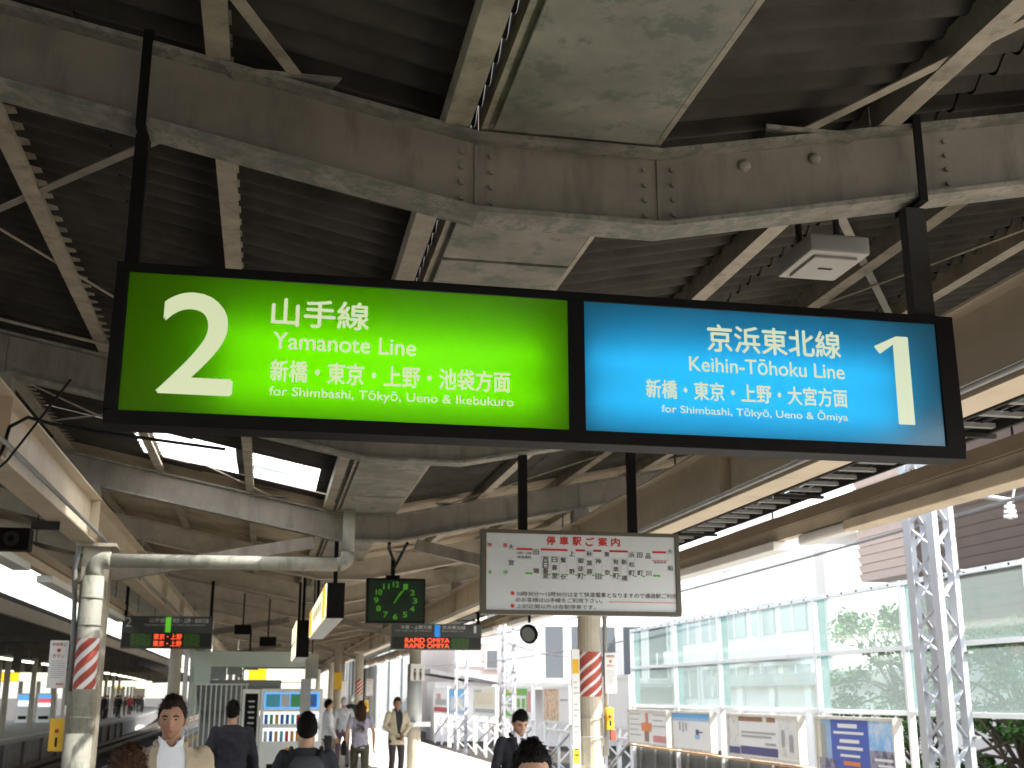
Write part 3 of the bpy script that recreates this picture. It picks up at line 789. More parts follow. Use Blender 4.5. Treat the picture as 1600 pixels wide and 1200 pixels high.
# ------------------------------------------------------------------ sideways hanging light boxes
def side_sign(x0, x1, y0, y1, z0, z1, label, yellow, nrods=2):
    t = thing('side_sign', label, 'sign', ((x0 + x1) / 2, y0, z0))
    mb = MB(); mb.box(x0 + .012, x1, y0, y0 + .03, z0, z1); mb.box(x0 + .012, x1, y1 - .03, y1, z0, z1); mb.box(x0 + .012, x1, y0 + .03, y1 - .03, z1 - .03, z1)
    mb.build('end_cap', BLACK, t)
    LB = emit('sign_cream', (1.0, .93, .62), .26); LY = emit('sign_yellow', (1.0, .52, .02), .22)
    B('face', LB, t, x0, x0 + .011, y0 + .001, y1 - .001, z0 + .02, z1 - .01)
    B('base_tray', WHITE, t, x0 + .013, x1 - .001, y0 + .031, y1 - .031, z0, z0 + .02)
    if yellow:
        for a, b in ((.03, .16), (.80, .97)):
            B('yellow_band', LY, t, x0 - .003, x0 - .001, y0 + (y1 - y0) * a, y0 + (y1 - y0) * b, z0 + .02, z1 - .01)
        m2 = MB()
        for k in range(5):
            a = y0 + (y1 - y0) * (.24 + .1 * k); m2.box(x0 - .003, x0 - .001, a, a + .3, z0 + .18, z1 - .12)
        m2.build('print', SIGNG, t)
    else:
        B('green_band', mat('sign_green', (.05, .35, .12), .5), t, x0 - .003, x0 - .001, y0 + .1, y1 - .1, z0 + .26, z0 + .31)
    for y in (y0 + .12, y1 - .3): B('hanger', BLACK, t, (x0 + x1) / 2 - .025, (x0 + x1) / 2 + .025, y - .025, y + .025, z1, 3.50 if False else zg((x0 + x1) / 2) + .3)
side_sign(.67, .90, 14.9, 20.6, 2.62, 3.05, 'long lit sign with yellow bands hung lengthwise beside the clock', True)
side_sign(.46, .69, 20.9, 24.2, 2.33, 2.95, 'lit cream sign with a green band hung lengthwise behind the yellow banded sign', False)

# ------------------------------------------------------------------ speaker, junction box, mirror, small lights
t = thing('loudspeaker', 'black box loudspeaker hung under the beam by the drain pipe', 'loudspeaker', (-2.55, 12.5, 3.1))
B('cabinet', BLACK, t, -2.72, -2.38, 12.5, 12.72, 3.10, 3.32, bevel=.012)
MB().tube([(-2.55, 12.505, 3.21), (-2.55, 12.49, 3.21)], .075, 20).build('cone', DARK, t)
MB().tube([(-2.55, 12.492, 3.21), (-2.55, 12.486, 3.21)], .03, 14).build('dust_cap', BLACK, t)
B('bracket', DARK, t, -2.39, -2.12, 12.58, 12.62, 3.32, 3.40)
t = thing('junction_box', 'grey enamelled fixture box hung under the roof near the number 1 end of the sign', 'fixture', (2.66, 5.1, 3.7))
q = Matrix.Rotation(rad(0), 4, 'Z')
B('case', mat('fixture_enamel', (.27, .26, .24), .5, var=.1), t, 2.38, 2.68, 4.78, 5.16, 3.70, 3.79, bevel=.012)
B('cover', mat('fixture_enamel', (.27, .26, .24), .5), t, 2.42, 2.64, 4.83, 5.11, 3.685, 3.70, bevel=.004)
B('slot', BLACK, t, 2.50, 2.57, 4.95, 4.97, 3.683, 3.686)
for x in (2.43, 2.63): B('strap', DARK, t, x - .012, x + .012, 4.99, 5.01, 3.79, zg(x) + GH + .05)
t = thing('platform_mirror', 'round black hooded mirror hung from the eaves', 'mirror', (4.35, 20, 2.5))
mc = Vector((4.35, 20.08, 2.72)); md_ = Vector((-.62, -.72, -.30)).normalized()
MB().tube([mc + md_ * .03, mc + md_ * .05], .125, 24).build('mirror_glass', mat('mirror_glass', (.55, .6, .58), .08, metal=.9), t)
MB().tube([mc - md_ * .10, mc - md_ * .02, mc + md_ * .028], [.10, .16, .17], 24).build('hood', BLACK, t)
mb = MB(); mb.tube([(4.35, 20.08, 2.90), (4.35, 20.08, 3.10)], .025, 8); mb.tube([(4.35, 20.08, 3.08), (4.35, 20.08, 3.2), (4.42, 20.08, 3.36)], .05, 8); mb.build('stem', BLACK, t)

# black cables looping at the left
for i, (pts, r) in enumerate((([(-1.95, 9.1, 3.62), (-1.85, 9.2, 3.72), (-1.7, 9.3, 3.70), (-1.4, 9.32, 3.66), (-.4, 9.33, 3.56)], .014),
                ([(-1.95, 9.1, 3.62), (-1.98, 9.1, 3.45), (-2.0, 9.0, 3.32), (-2.12, 8.9, 3.2)], .014), ([(-1.3, 7.6, 3.62), (-1.75, 8.2, 3.2), (-2.2, 8.8, 2.98)], .009))):
    t_ = MB().tube(pts, r, 6).build('hanging_cable', RUBBER, None, smooth=True)
    tag(t_, ['black cable clipped along the second girder below the green sign', 'thick black cable dropping from the girder to the beam', 'thin black cable sagging from the sign corner'][i], 'cable')
# ------------------------------------------------------------------ glass screen with advertising boards across the right track
FX = 10.0
PY = [32.6, 28.95, 25.9, 20.95, 17.75, 14.4, 11.0, 7.5]
ZR = (1.43, 2.44, 3.46)
GLASS = clear('screen_glass', (.82, .88, .87), .8, haze=(.75, .86, .86), haze_amt=.06, gloss=.05)
SCRW = mat('screen_frame_paint', (.82, .84, .86), .45, var=.06, dirt=(.40, .27, .17), dirt_amt=.6, dirt_scale=6, dirt_edge=(.62, .72))
TEAL = mat('screen_fin', (.10, .17, .175), .4, var=.1)
sc_ = thing('glass_screen', 'white framed glass noise screen standing behind the right track', 'screen', (FX, 20, -1.15))
for i, y in enumerate(PY):
    B('post', SCRW, sc_, FX - .05, FX + .05, y - .04, y + .04, -1.15, 3.5, bevel=.004)
    B('fin', TEAL, sc_, FX + .051, FX + .19, y - .05, y - .02, 1.45, 3.45)
for y0, y1 in zip(PY[:-1], PY[1:]):
    a, b = y1 + .041, y0 - .041
    for z in ZR: B('cross_rail', SCRW, sc_, FX - .04, FX + .04, a, b, z - .035, z + .035)
    for z0, z1 in zip(ZR[:-1], ZR[1:]):
        B('pane', GLASS, sc_, FX - .006, FX + .006, a, b, z0 + .036, z1 - .036)
    for k in range(int((b - a) / .55)):
        MB().sphere((FX - .045, a + .3 + k * .55, 3.46), .014, .02, .02, 6, 4).build('bolt', BLACK, sc_)
    B('ledge', mat('ledge_rust', (.55, .36, .22), .7, var=.2), sc_, FX - .20, FX - .03, a, b, .385, .42)
B('plinth_wall', mat('plinth', (.14, .15, .15), .8, var=.3, scale=2), sc_, FX + .06, FX + .26, PY[-1], PY[0], -1.15, .38)
for k in range(20):
    y = PY[-1] + .8 + k * 1.25
    if y < PY[0]: B('plinth_rib', GREYM, sc_, FX - .01, FX + .055, y - .03, y + .03, -1.15, .38)
FRB = mat('ad_frame', (.66, .62, .55), .5, var=.06, dirt=(.4, .3, .2), dirt_amt=.4, dirt_scale=5)
ADW = mat('ad_white', (.76, .77, .78), .35, var=.04, scale=2)
def col_(n, c): return mat('print_' + n, c, .45, var=.10, scale=3)
def ad(y0, y1, z0, z1, label, prints, x=FX - .22, legs=False, face=None, depth=.16, fr=.05):
    """board facing the platform (towards -X); y0 is its left end seen from the platform"""
    t = thing('advertising_board', label, 'advertising board', (x, (y0 + y1) / 2, z0 if not legs else -1.15))
    mb = MB(); mb.box(x, x + depth, y1, y0, z1 - fr, z1); mb.box(x, x + depth, y1, y0, z0, z0 + fr); mb.box(x, x + depth, y1, y1 + fr, z0 + fr, z1 - fr); mb.box(x, x + depth, y0 - fr, y0, z0 + fr, z1 - fr)
    mb.build('frame', FRB if not legs else WHITEP, t)
    B('sheet', face or ADW, t, x + .03, x + depth - .01, y1 + fr, y0 - fr, z0 + fr, z1 - fr)
    w, h = (y0 - y1) - 2 * fr, (z1 - z0) - 2 * fr
    for n, (u0, u1, v0, v1, c) in enumerate(prints):
        xx = x + .028 - .001 * n
        MB().box(xx - .0006, xx, y0 - fr - w * u1, y0 - fr - w * u0, z0 + fr + h * v0, z0 + fr + h * v1).build('print', c, t)
    return t
BLU, LBL, NAVY, ORG, PNK, BRN, GRY, GRN_, SKYB, RED_, CRM, TAN = [col_(n, c) for n, c in (('blue', (.05, .10, .45)), ('light_blue', (.30, .48, .72)), ('navy', (.05, .05, .20)), ('orange', (.75, .22, .06)), ('pink', (.75, .35, .55)),
    ('brown', (.30, .15, .09)), ('grey', (.42, .43, .45)), ('green', (.06, .36, .19)), ('sky', (.10, .42, .80)), ('red', (.62, .06, .08)), ('cream', (.70, .68, .55)), ('tan', (.58, .42, .28)))]
def picture(name, cols, scale):
    if name in MATS: return MATS[name]
    m = mat(name, cols[0], .45); nt = m.node_tree
    n = nt.nodes.new('ShaderNodeTexNoise'); n.inputs['Scale'].default_value = scale; n.inputs['Detail'].default_value = 7; n.inputs['Roughness'].default_value = .7
    tc = nt.nodes.new('ShaderNodeTexCoord'); nt.links.new(tc.outputs['Object'], n.inputs['Vector'])
    r = nt.nodes.new('ShaderNodeValToRGB'); e = r.color_ramp.elements
    for i, c in enumerate(cols):
        p = .32 + .36 * i / (len(cols) - 1)
        if i == 0: e[0].position = p; el_ = e[0]
        elif i == len(cols) - 1: e[-1].position = p; el_ = e[-1]
        else: el_ = e.new(p)
        el_.color = (*c, 1)
    nt.links.new(n.outputs['Fac'], r.inputs['Fac']); nt.links.new(r.outputs['Color'], nt.nodes['Principled BSDF'].inputs['Base Color'])
    return m
PCITY = picture('print_city', [(.03, .03, .08), (.10, .10, .2), (.35, .33, .42), (.06, .07, .14)], 4)
PFOOD = picture('print_collage', [(.12, .06, .04), (.6, .25, .1), (.75, .6, .45), (.3, .18, .1), (.8, .75, .7)], 2.5)
PSKY = picture('print_clouds', [(.10, .34, .75), (.25, .48, .8), (.7, .76, .82)], 2)
PPALE = picture('print_pale', [(.45, .5, .6), (.65, .66, .68), (.75, .74, .7), (.5, .48, .5)], 3)
lines = lambda u0, u1, v0, v1, n, c, f=.45: [(u0, u1 - (.06 if k % 2 else 0), v1 - (v1 - v0) * (k + f) / n, v1 - (v1 - v0) * k / n, c) for k in range(n)]
ad(32.5, 29.15, .46, 1.35, 'white advertising board with an orange centre column and rows of print on the glass screen', lines(.03, .34, .08, .92, 5, GRY, .18) + lines(.66, .97, .40, .92, 3, GRY, .18) + [(.36, .62, .38, .64, ORG), (.44, .54, .05, .38, BRN), (.47, .53, .64, .95, ORG), (.66, .97, .06, .26, PNK)])
ad(28.8, 26.1, .46, 1.35, 'white advertising board with a blue top edge and a small dark figure', [(0, 1, .86, 1, SKYB), (0, 1, .78, .86, LBL), (.62, .70, .40, .55, NAVY), (.70, .80, .46, .50, NAVY), (.60, .72, .28, .40, LBL), (.18, .22, .5, .75, GRY), (.28, .31, .45, .75, GRY), (.36, .39, .5, .72, GRY)])
ad(25.1, 21.5, .46, 1.34, 'pale grey advertising board with navy caption bar', [(0, .16, 0, 1, PPALE), (.16, .52, .87, .99, BRN), (.58, .70, .87, .99, BRN), (.74, 1, .05, .95, PPALE), (.18, .72, .03, .24, NAVY), (.0, .17, .02, .2, NAVY)] + lines(.20, .70, .42, .62, 2, GRY, .5) + [(.55, .70, .30, .36, GRY), (.78, .82, .3, .7, GRY), (.88, .93, .2, .6, GRY)])
ad(20.8, 17.95, .40, 1.35, 'deep blue advertising board with white lines of print and an orange button', [(.0, 1, 0, 1, LBL), (.0, .06, 0, 1, CRM), (.05, .13, .12, .92, GRY), (.20, .70, 0, 1, BLU), (.70, 1, .45, 1, PSKY), (.70, 1, .0, .45, PCITY), (.02, .24, .0, .22, PCITY), (.30, .56, .84, .92, ADW), (.24, .64, .72, .77, ADW), (.32, .58, .55, .62, ADW), (.28, .62, .42, .48, ADW), (.32, .58, .28, .33, ADW), (.36, .58, .12, .2, ORG), (.76, .98, .26, .31, ADW), (.80, .98, .16, .2, ADW)])
# farther row of boards on white lattice stands
def stand(t, y0, y1, x, z1):
    for y in (y0 - .25, y1 + .25, (y0 + y1) / 2):
        mb = MB()
        for dx in (0, .45):
            mb.bar((x + .1 + dx, y, -1.15), (x + .1 + dx, y, z1), .09, .09)
        for k in range(4):
            za = -1.1 + k * (z1 + 1.1) / 4; zb = za + (z1 + 1.1) / 4
            mb.bar((x + .1, y, za), (x + .55, y, zb), .05, .05) if k % 2 else mb.bar((x + .55, y, za), (x + .1, y, zb), .05, .05)
        mb.build('lattice_leg', WHITEP, t)
    mb = MB(); mb.bar((x + .1, y0 - .25, -.6), (x + .1, y1 + .25, .5), .07, .07); mb.bar((x + .1, y0 - .25, .45), (x + .1, y1 + .25, .45), .08, .08)
    mb.build('brace', WHITEP, t)
row = [(76.6, 70.5, .66, 2.2, 'tall white board with a red foot in the row of lattice legged boards', [(0, 1, 0, .2, RED_), (.1, .9, .3, .55, GRY), (.2, .5, .55, .8, PNK)]),
       (70.2, 64.3, .66, 2.15, 'board with a sky blue top and pale clouds on lattice legs', [(0, 1, .72, 1, SKYB), (.0, 1, .0, .72, PSKY), (.15, .9, .1, .6, PPALE)]),
       (61.6, 55.4, .76, 2.12, 'cream board with fine grey print on lattice legs', [(0, 1, .25, 1, CRM), (.05, .35, .88, .95, GRY), (.05, .95, .03, .2, GRY)] + lines(.06, .94, .35, .82, 6, TAN, .3)),
       (53.4, 47.7, .74, 2.08, 'green and white board with block lettering on lattice legs', [(0, .86, 0, 1, GRN_), (.05, .82, .22, .76, ADW), (.10, .30, .5, .58, GRY), (.12, .40, .34, .44, GRY), (.48, .60, .34, .66, GRN_), (.66, .78, .34, .66, GRN_), (.08, .5, .85, .95, YEL), (.88, 1, .2, .9, PNK)]),
       (45.7, 41.5, .72, 2.04, 'board with a brown and orange picture beside blank white on lattice legs', [(.02, .6, .0, 1, PFOOD), (.66, .95, .62, .68, GRY)]),
       (37.6, 34.3, .75, 2.3, 'blank white board on lattice legs next to the glass screen', [])]
for y0, y1, z0, z1, lb, pr in row:
    t = ad(y0, y1, z0, z1, lb, pr, x=10.4, legs=True, fr=.10)
    stand(t, y0, y1, 10.42, z0 - .002)

# ------------------------------------------------------------------ lattice masts
MAST = mat('mast_paint', (.40, .41, .44), .45, var=.08, scale=2)
def mast(x, y, w, h, label, step, leg=.09, rz=0.0):
    t = thing('lattice_mast', label, 'mast', (x, y, -1.15), rz)
    c = w / 2
    for sx in (-1, 1):
        for sy in (-1, 1):
            MB().box(sx * c - leg / 2, sx * c + leg / 2, sy * c - leg / 2, sy * c + leg / 2, 0, h).build('leg', MAST, t, local=True)
    n = int(h / step)
    for fx in range(4):
        mb = MB()
        for k in range(n):
            z0, z1 = .1 + k * step, .1 + (k + 1) * step
            a, b = (-c, c) if k % 2 else (c, -c)
            off = c if fx % 2 else -c
            if fx < 2: mb.bar((a, off, z0), (b, off, z1), .02, .06, up=(0, 1, 0))
            else: mb.bar((off, a, z0), (off, b, z1), .02, .06, up=(1, 0, 0))
        mb.build('lacing', MAST, t, local=True)
    for k in range(6):
        z = 1.2 + k * 1.1
        B('step_clamp', GREYM, t, c + .0, c + leg, -c - .12, -c + .1, z, z + .03, local=True)
    return t
m_ = mast(8.95, 15.0, .38, 9.5, 'broad white lattice mast in front of the glass screen', .36, .11, rad(24))
ar = MB(); ar.tube([(.3, -.3, 5.6), (1.3, -.5, 5.55)], .04, 8); ar.tube([(1.3, -.5, 5.55), (1.45, -.5, 5.85), (1.5, -.5, 6.0)], .02, 6); ar.build('arm', GREYM, m_, local=True)
mb = MB()
for k in range(3): mb.tube([(1.22, -.5, 5.30 + k * .07), (1.22, -.5, 5.34 + k * .07)], .09 - .01 * k, 12)
mb.tube([(1.22, -.5, 5.28), (1.22, -.5, 5.56)], .03, 8); mb.build('insulator', WHITE, m_, local=True)
mast(7.95, 40.0, .36, 6.3, 'slim white lattice mast behind the lattice legged boards', .35, .06)
mast(9.2, 58.0, .5, 9, 'distant white lattice mast beside the grey building', .5, .07)
# overhead wires
WIRE = mat('wire', (.12, .12, .12), .5)
def wire(pts, r, label):
    t_ = MB().tube(pts, r, 5).build('overhead_wire', WIRE, None); tag(t_, label, 'wire', 'overhead wires above the right track'); return t_
def sag(a, b, s, n=10): return [(a[0] + (b[0] - a[0]) * i / n, a[1] + (b[1] - a[1]) * i / n, a[2] + (b[2] - a[2]) * i / n - s * 4 * (i / n) * (1 - i / n)) for i in range(n + 1)]
WL = ['contact wire hung level above the right track', 'upper catenary wire sagging above the right track', 'wire passing high beside the broad lattice mast', 'lower wire running past the broad lattice mast', 'high wire crossing before the white office block', 'slanting wire rising towards the brown building', 'wire strung low along the tops of the lattice legged boards', 'wire slung from the slim lattice mast towards the white office', 'wire climbing across the pale pink apartment block', 'wire dipping before the tall grey shop windows']
for k, (a, b, s) in enumerate((((7.7, 0, 4.1), (7.7, 90, 4.1), .0), ((7.7, 0, 4.7), (7.7, 90, 4.9), .25), ((9.3, 4, 5.0), (9.2, 58, 5.4), .5), ((9.6, 4, 4.4), (9.2, 58, 4.3), .3), ((12, 10, 6.6), (14, 80, 8.5), .6), ((13, 10, 8.0), (9.2, 58, 7.0), .6), ((9.9, 33, 3.2), (9.6, 80, 3.6), .2), ((7.95, 40, 5.0), (24, 60, 8.2), .5), ((7.95, 40, 4.2), (16, 90, 7.8), .6), ((7.95, 40, 3.4), (20, 68, 4.2), .4))):
    wire(sag(a, b, s), .018 + .006 * (k % 2), WL[k])

# ------------------------------------------------------------------ buildings beyond
def window_grid(t, x, ys, zs, w, h, m_glass, m_frame):
    for y in ys:
        for z in zs:
            f_ = B('window', m_frame, t, x - .10, x + .02, y - w / 2, y + w / 2, z, z + h)
            B('pane', m_glass, f_, x - .13, x - .101, y - w / 2 + .1, y + w / 2 - .1, z + .1, z + h - .1)
BRS = mat('brown_siding', (.115, .085, .072), .6, var=.1, scale=1)
BRL = mat('lit_siding', (.50, .40, .36), .6, var=.06)  # pale copy of the brown siding, its lit face put into the colour
PALE = mat('pale_wall', (.74, .70, .68), .8, var=.06, scale=.5)
PINK = mat('pink_wall', (.62, .52, .49), .8, var=.06, scale=.5)
OFFW = mat('white_wall', (.85, .83, .79), .7, var=.04, scale=.4)
WGL = mat('window_glass', (.10, .11, .12), .15, spec=.6)
t = thing('brown_building', 'dark brown building with horizontal siding rising behind the glass screen', 'building', (26, 30, -1.15))
B('core', BRS, t, 24.1, 36, 8, 42.0, -1.15, 19)
mb = MB()
for k in range(44):
    z = 3.2 + k * .36
    mb.hexa([(24.09, 8, z), (24.09, 42.0, z), (24.06, 42.0, z), (24.06, 8, z), (24.09, 8, z + .30), (24.09, 42.0, z + .30), (23.93, 42.0, z + .30), (23.93, 8, z + .30)])
tag(mb.build('siding', BRS, t), kind='stuff')
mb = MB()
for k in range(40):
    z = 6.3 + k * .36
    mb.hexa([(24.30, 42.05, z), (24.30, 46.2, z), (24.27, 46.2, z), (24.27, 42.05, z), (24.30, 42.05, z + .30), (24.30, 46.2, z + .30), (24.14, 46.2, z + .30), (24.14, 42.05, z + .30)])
tag(mb.build('lit_siding', BRL, t), kind='stuff')
B('wing', BRS, t, 24.305, 34, 42.05, 46.2, 6.3, 21)
B('base_band', mat('grey_band', (.30, .29, .29), .7, var=.1), t, 23.6, 24.1, 8, 42, -1.15, 3.1)
t = thing('white_office', 'overexposed white office block with pale window bands behind the screen', 'building', (34, 70, -1.15))
B('wall', OFFW, t, 24, 48, 50, 84, -1.15, 9)
for z in (1.6, 4.6):
    for k in range(9):
        f_ = B('window', mat('pale_glass', (.42, .44, .45), .3), t, 23.9, 24.05, 51 + k * 3.6, 53.8 + k * 3.6, z, z + 1.5)
        B('mullion', OFFW, f_, 23.86, 23.9, 52.3 + k * 3.6, 52.45 + k * 3.6, z, z + 1.5)
for k in range(7):
    y = 52 + k * 4.4
    B('balcony', OFFW, t, 22.9, 23.89, y, y + 3.2, 3.3, 3.42); B('balcony_rail', PALE, t, 22.9, 22.95, y, y + 3.2, 3.42, 4.2)
    MB().tube([(23.7, y + 3.9, -1), (23.7, y + 3.9, 9)], .09, 8).build('downpipe', PALE, t)
B('plant_box', PALE, t, 25, 29, 56, 62, 9.7, 11.6); B('plant_box', OFFW, t, 26, 30, 68, 73, 9.7, 11.0)
B('parapet', OFFW, t, 23.8, 48.1, 49.8, 84.1, 9, 9.7)
t = thing('low_shed', 'pale low wall and shed roof seen through the glass panes', 'building', (17, 28, -1.15))
B('wall', PALE, t, 15.5, 21, 24.5, 40, -1.15, 2.0)
B('roof', mat('grey_roof', (.38, .38, .38), .7, var=.1), t, 15.2, 21.3, 24.2, 40.3, 2.0, 2.35)
for k in range(6): B('pilaster', OFFW, t, 15.38, 15.49, 25 + k * 2.6, 25.4 + k * 2.6, -1.15, 1.99)
t = thing('pink_apartment', 'pale pink apartment block with balconies beyond the boards', 'building', (16, 95, -1.15))
B('wall', PINK, t, 13.0, 30, 84, 104, -1.15, 8.2)
B('cornice', OFFW, t, 12.8, 30.2, 83.8, 104.2, 8.2, 8.7)
for k in range(5):
    z = .6 + k * 1.55
    B('string_course', OFFW, t, 12.95, 30, 83.9, 84, z, z + .12)
for k in range(4):
    for j in range(3):
        f_ = B('window', OFFW, t, 15 + k * 3.4, 16.5 + k * 3.4, 83.88, 83.99, 1.0 + j * 2.5, 2.4 + j * 2.5); B('pane', WGL, f_, 15.12 + k * 3.4, 16.38 + k * 3.4, 83.85, 83.88, 1.1 + j * 2.5, 2.3 + j * 2.5)
t = thing('grey_shopfront', 'building with tall grey windows and a flat canopy behind the round mirror', 'building', (19, 72, -1.15))
B('wall', PALE, t, 15.5, 24.0, 70, 82, -1.15, 6.2)
for k in range(5):
    f_ = B('window', OFFW, t, 16.0 + k * 1.6, 17.3 + k * 1.6, 69.88, 69.99, 2.6, 5.8); B('pane', WGL, f_, 16.1 + k * 1.6, 17.2 + k * 1.6, 69.85, 69.879, 2.7, 5.7)
B('canopy', GREYM, t, 13.2, 24.2, 67.6, 69.9, 2.15, 2.4)
t = thing('awning_shed', 'low shed with a sloping dark grey roof behind the boards', 'building', (13, 80, -1.15))
B('wall', PALE, t, 10.8, 14.6, 79, 83, -1.15, 2.6)
MB().hexa([(10.4, 78.4, 3.1), (14.9, 78.4, 2.4), (14.9, 83.4, 2.4), (10.4, 83.4, 3.1), (10.4, 78.4, 3.4), (14.9, 78.4, 2.55), (14.9, 83.4, 2.55), (10.4, 83.4, 3.4)]).build('roof', mat('dark_roof', (.16, .16, .16), .7), t)
t = thing('grey_panel_building', 'tall grey panelled building wall beyond the end of the platform', 'building', (8, 84, -1.15))
B('wall', mat('grey_panels', (.22, .24, .24), .6, var=.1), t, 7.0, 9.6, 80, 130, -1.15, 7.0)
for k in range(12):
    B('panel', mat('grey_panels_light', (.32, .34, .34), .5, var=.1), t, 6.94, 6.999, 80.3 + k * 4, 83.6 + k * 4, -1, 6.8)
    B('rib', BLACK if k % 3 == 1 else GREYM, t, 6.88, 6.999, 83.7 + k * 4, 84.1 + k * 4, -1, 6.9)
for k in range(3): B('end_panel', mat('grey_panels_light', (.32, .34, .34), .5), t, 7.1 + k * .85, 7.8 + k * .85, 79.93, 79.999, -1, 6.8)

# ------------------------------------------------------------------ trees behind the screen
BARK = mat('bark', (.10, .075, .055), .9, var=.3, scale=20)
LEAF = mat('leaf', (.055, .125, .030), .6, var=.35, scale=3, spec=.2)
LEAFL = mat('leaf_young', (.20, .34, .05), .6, var=.2, scale=5)
def tree(x, y, h, label, seed, clumps, nleaf, spread, light=0):
    R_ = random.Random(seed)
    t = thing('street_tree', label, 'tree', (x, y, -1.15), group='trees behind the glass screen')
    tr = MB(); trunk = [(x + .1 * math.sin(k), y + .08 * k % .2, -1.15 + h * .62 * k / 6) for k in range(7)]
    tr.tube(trunk, [.14 - .016 * k for k in range(7)], 8)
    centres = []
    for k in range(clumps):
        a = R_.uniform(0, 6.283); rr = spread * R_.uniform(.25, 1.0); zz = -1.15 + h * R_.uniform(.30, 1.0)
        c = Vector((x + rr * math.cos(a), y + rr * math.sin(a), zz)); centres.append(c)
        b0 = Vector(trunk[R_.randint(2, 6)]); mid = (b0 + c) / 2 + Vector((0, 0, .15))
        tr.tube([b0, mid, c], [.045, .028, .012], 5)
    tr.build('trunk', BARK, t, smooth=True)
    lf = MB()
    for i, c in enumerate(centres):
        cr = R_.uniform(.16, .52)
        for _ in range(nleaf):
            d = Vector((R_.gauss(0, 1), R_.gauss(0, 1), R_.gauss(0, .6))); d = d.normalized() * cr * R_.random() ** .45
            p = c + d; s_ = R_.uniform(.03, .085)
            n = Vector((R_.gauss(0, 1), R_.gauss(0, 1), R_.gauss(0, 1) + .8)).normalized(); u = n.orthogonal().normalized(); v = n.cross(u)
            an = R_.uniform(0, 6.28); u, v = u * math.cos(an) + v * math.sin(an), v * math.cos(an) - u * math.sin(an)
            lf.cur = 1 if i < light else 0
            lf.add([p - u * s_, p - v * s_ * .5, p + u * s_, p + v * s_ * .5], [(0, 1, 2, 3)])
    me = bpy.data.meshes.new('crown'); off = t.location
    me.from_pydata([(v[0] - off.x, v[1] - off.y, v[2] - off.z) for v in lf.v], [], lf.f)
    me.materials.append(LEAF); me.materials.append(LEAFL); me.polygons.foreach_set('material_index', lf.m)
    o = bpy.data.objects.new('crown', me); col.objects.link(o); o.parent = t; o['kind'] = 'stuff'
    return t
tree(12.7, 22.3, 4.5, 'slender leafy tree with sparse branches showing through one glass pane', 3, 26, 190, 1.6, 1)
tree(13.6, 20.0, 4.1, 'dense green tree filling the glass panes behind the broad mast', 8, 44, 300, 2.1)
tree(14.6, 16.6, 4.2, 'green tree beyond the glass at the near end of the screen', 11, 42, 300, 2.2)
# ------------------------------------------------------------------ opposite platform across the left tracks
def curve_x(y):                      # the platform edge bends away in the distance
    return -9.95 - max(0, y - 80) ** 1.6 * .0030
ys_ = [-5, 20, 40, 60, 75, 90, 105, 120, 140, 165, 190, 215]
mb = MB()
for a, b in zip(ys_[:-1], ys_[1:]):
    xa, xb = curve_x(a), curve_x(b)
    mb.hexa([(xa - 8, a, -1.15), (xa, a, -1.15), (xb, b, -1.15), (xb - 8, b, -1.15), (xa - 8, a, 0), (xa, a, 0), (xb, b, 0), (xb - 8, b, 0)])
op = mb.build('opposite_platform', ASPH); tag(op, kind='structure')
mb = MB()
for a, b in zip(ys_[:-1], ys_[1:]):
    xa, xb = curve_x(a), curve_x(b)
    mb.hexa([(xa - .45, a, -.16), (xa + .06, a, -.16), (xb + .06, b, -.16), (xb - .45, b, -.16), (xa - .45, a, .012), (xa + .06, a, .012), (xb + .06, b, .012), (xb - .45, b, .012)])
mb.build('coping', mat('coping_white', (.45, .44, .41), .7, var=.1), op)
for k in range(16):
    y = 30 + k * 4.2; x = curve_x(y)
    B('pier', CONC, op, x + .005, x + .12, y, y + 1.3, -1.15, -.165)
oc = thing('opposite_canopy', 'dark low canopy on pale posts over the opposite platform', 'canopy', (-13, 60, 0))
OROOF = mat('opposite_roof', (.07, .062, .055), .8, var=.2)
for a, b in zip(ys_[:-1], ys_[1:]):
    xa, xb = curve_x(a), curve_x(b)
    ea, eb = min(xa + 3.3, -6.7), min(xb + 3.3, -6.7)
    if a > 75: ea, eb = -6.7 - (a - 75) * .02, -6.7 - (b - 75) * .02  # eaves widened over the tracks to shade the opposite platform
    MB().hexa([(xa - 9, a, 3.6), (ea, a, 4.1), (eb, b, 4.1), (xb - 9, b, 3.6), (xa - 9, a, 3.75), (ea, a, 4.25), (eb, b, 4.25), (xb - 9, b, 3.75)]).build('roof', OROOF, oc)
    MB().hexa([(ea - .1, a, 3.75), (ea + .02, a, 3.75), (eb + .02, b, 3.75), (eb - .1, b, 3.75), (ea - .1, a, 4.098), (ea + .02, a, 4.098), (eb + .02, b, 4.098), (eb - .1, b, 4.098)]).build('fascia', BEAM, oc)
for k in range(26):
    y = 28 + k * 7.0
    for dx in (-2.4, -5.6):
        x = curve_x(y) + dx; B('post', COLP, oc, x - .12, x + .12, y - .12, y + .12, 0, 3.7)
    MB().bar((curve_x(y) + 1.0, y, 3.85), (curve_x(y) - 8.5, y, 3.55), .12, .25).build('rafter', STEEL, oc)
TUBE2 = emit('platform_tube', (1.0, 1.0, .72), 1.2)
for k in range(26):
    y = 34 + k * 5.0; x = curve_x(y) - 1.0
    t = thing('strip_light', 'lit fluorescent strip light under the opposite canopy', 'light', (x, y, 3.2), group='strip lights along the opposite platform')
    B('housing', WHITE, t, x - .09, x + .09, y, y + 2.4, 3.26, 3.34); B('tube', TUBE2, t, x - .05, x + .05, y + .05, y + 2.35, 3.19, 3.258)
    MB().tube([(x, y + 1.2, 3.34), (x, y + 1.2, 3.75)], .02, 5).build('stem', GREYM, t)
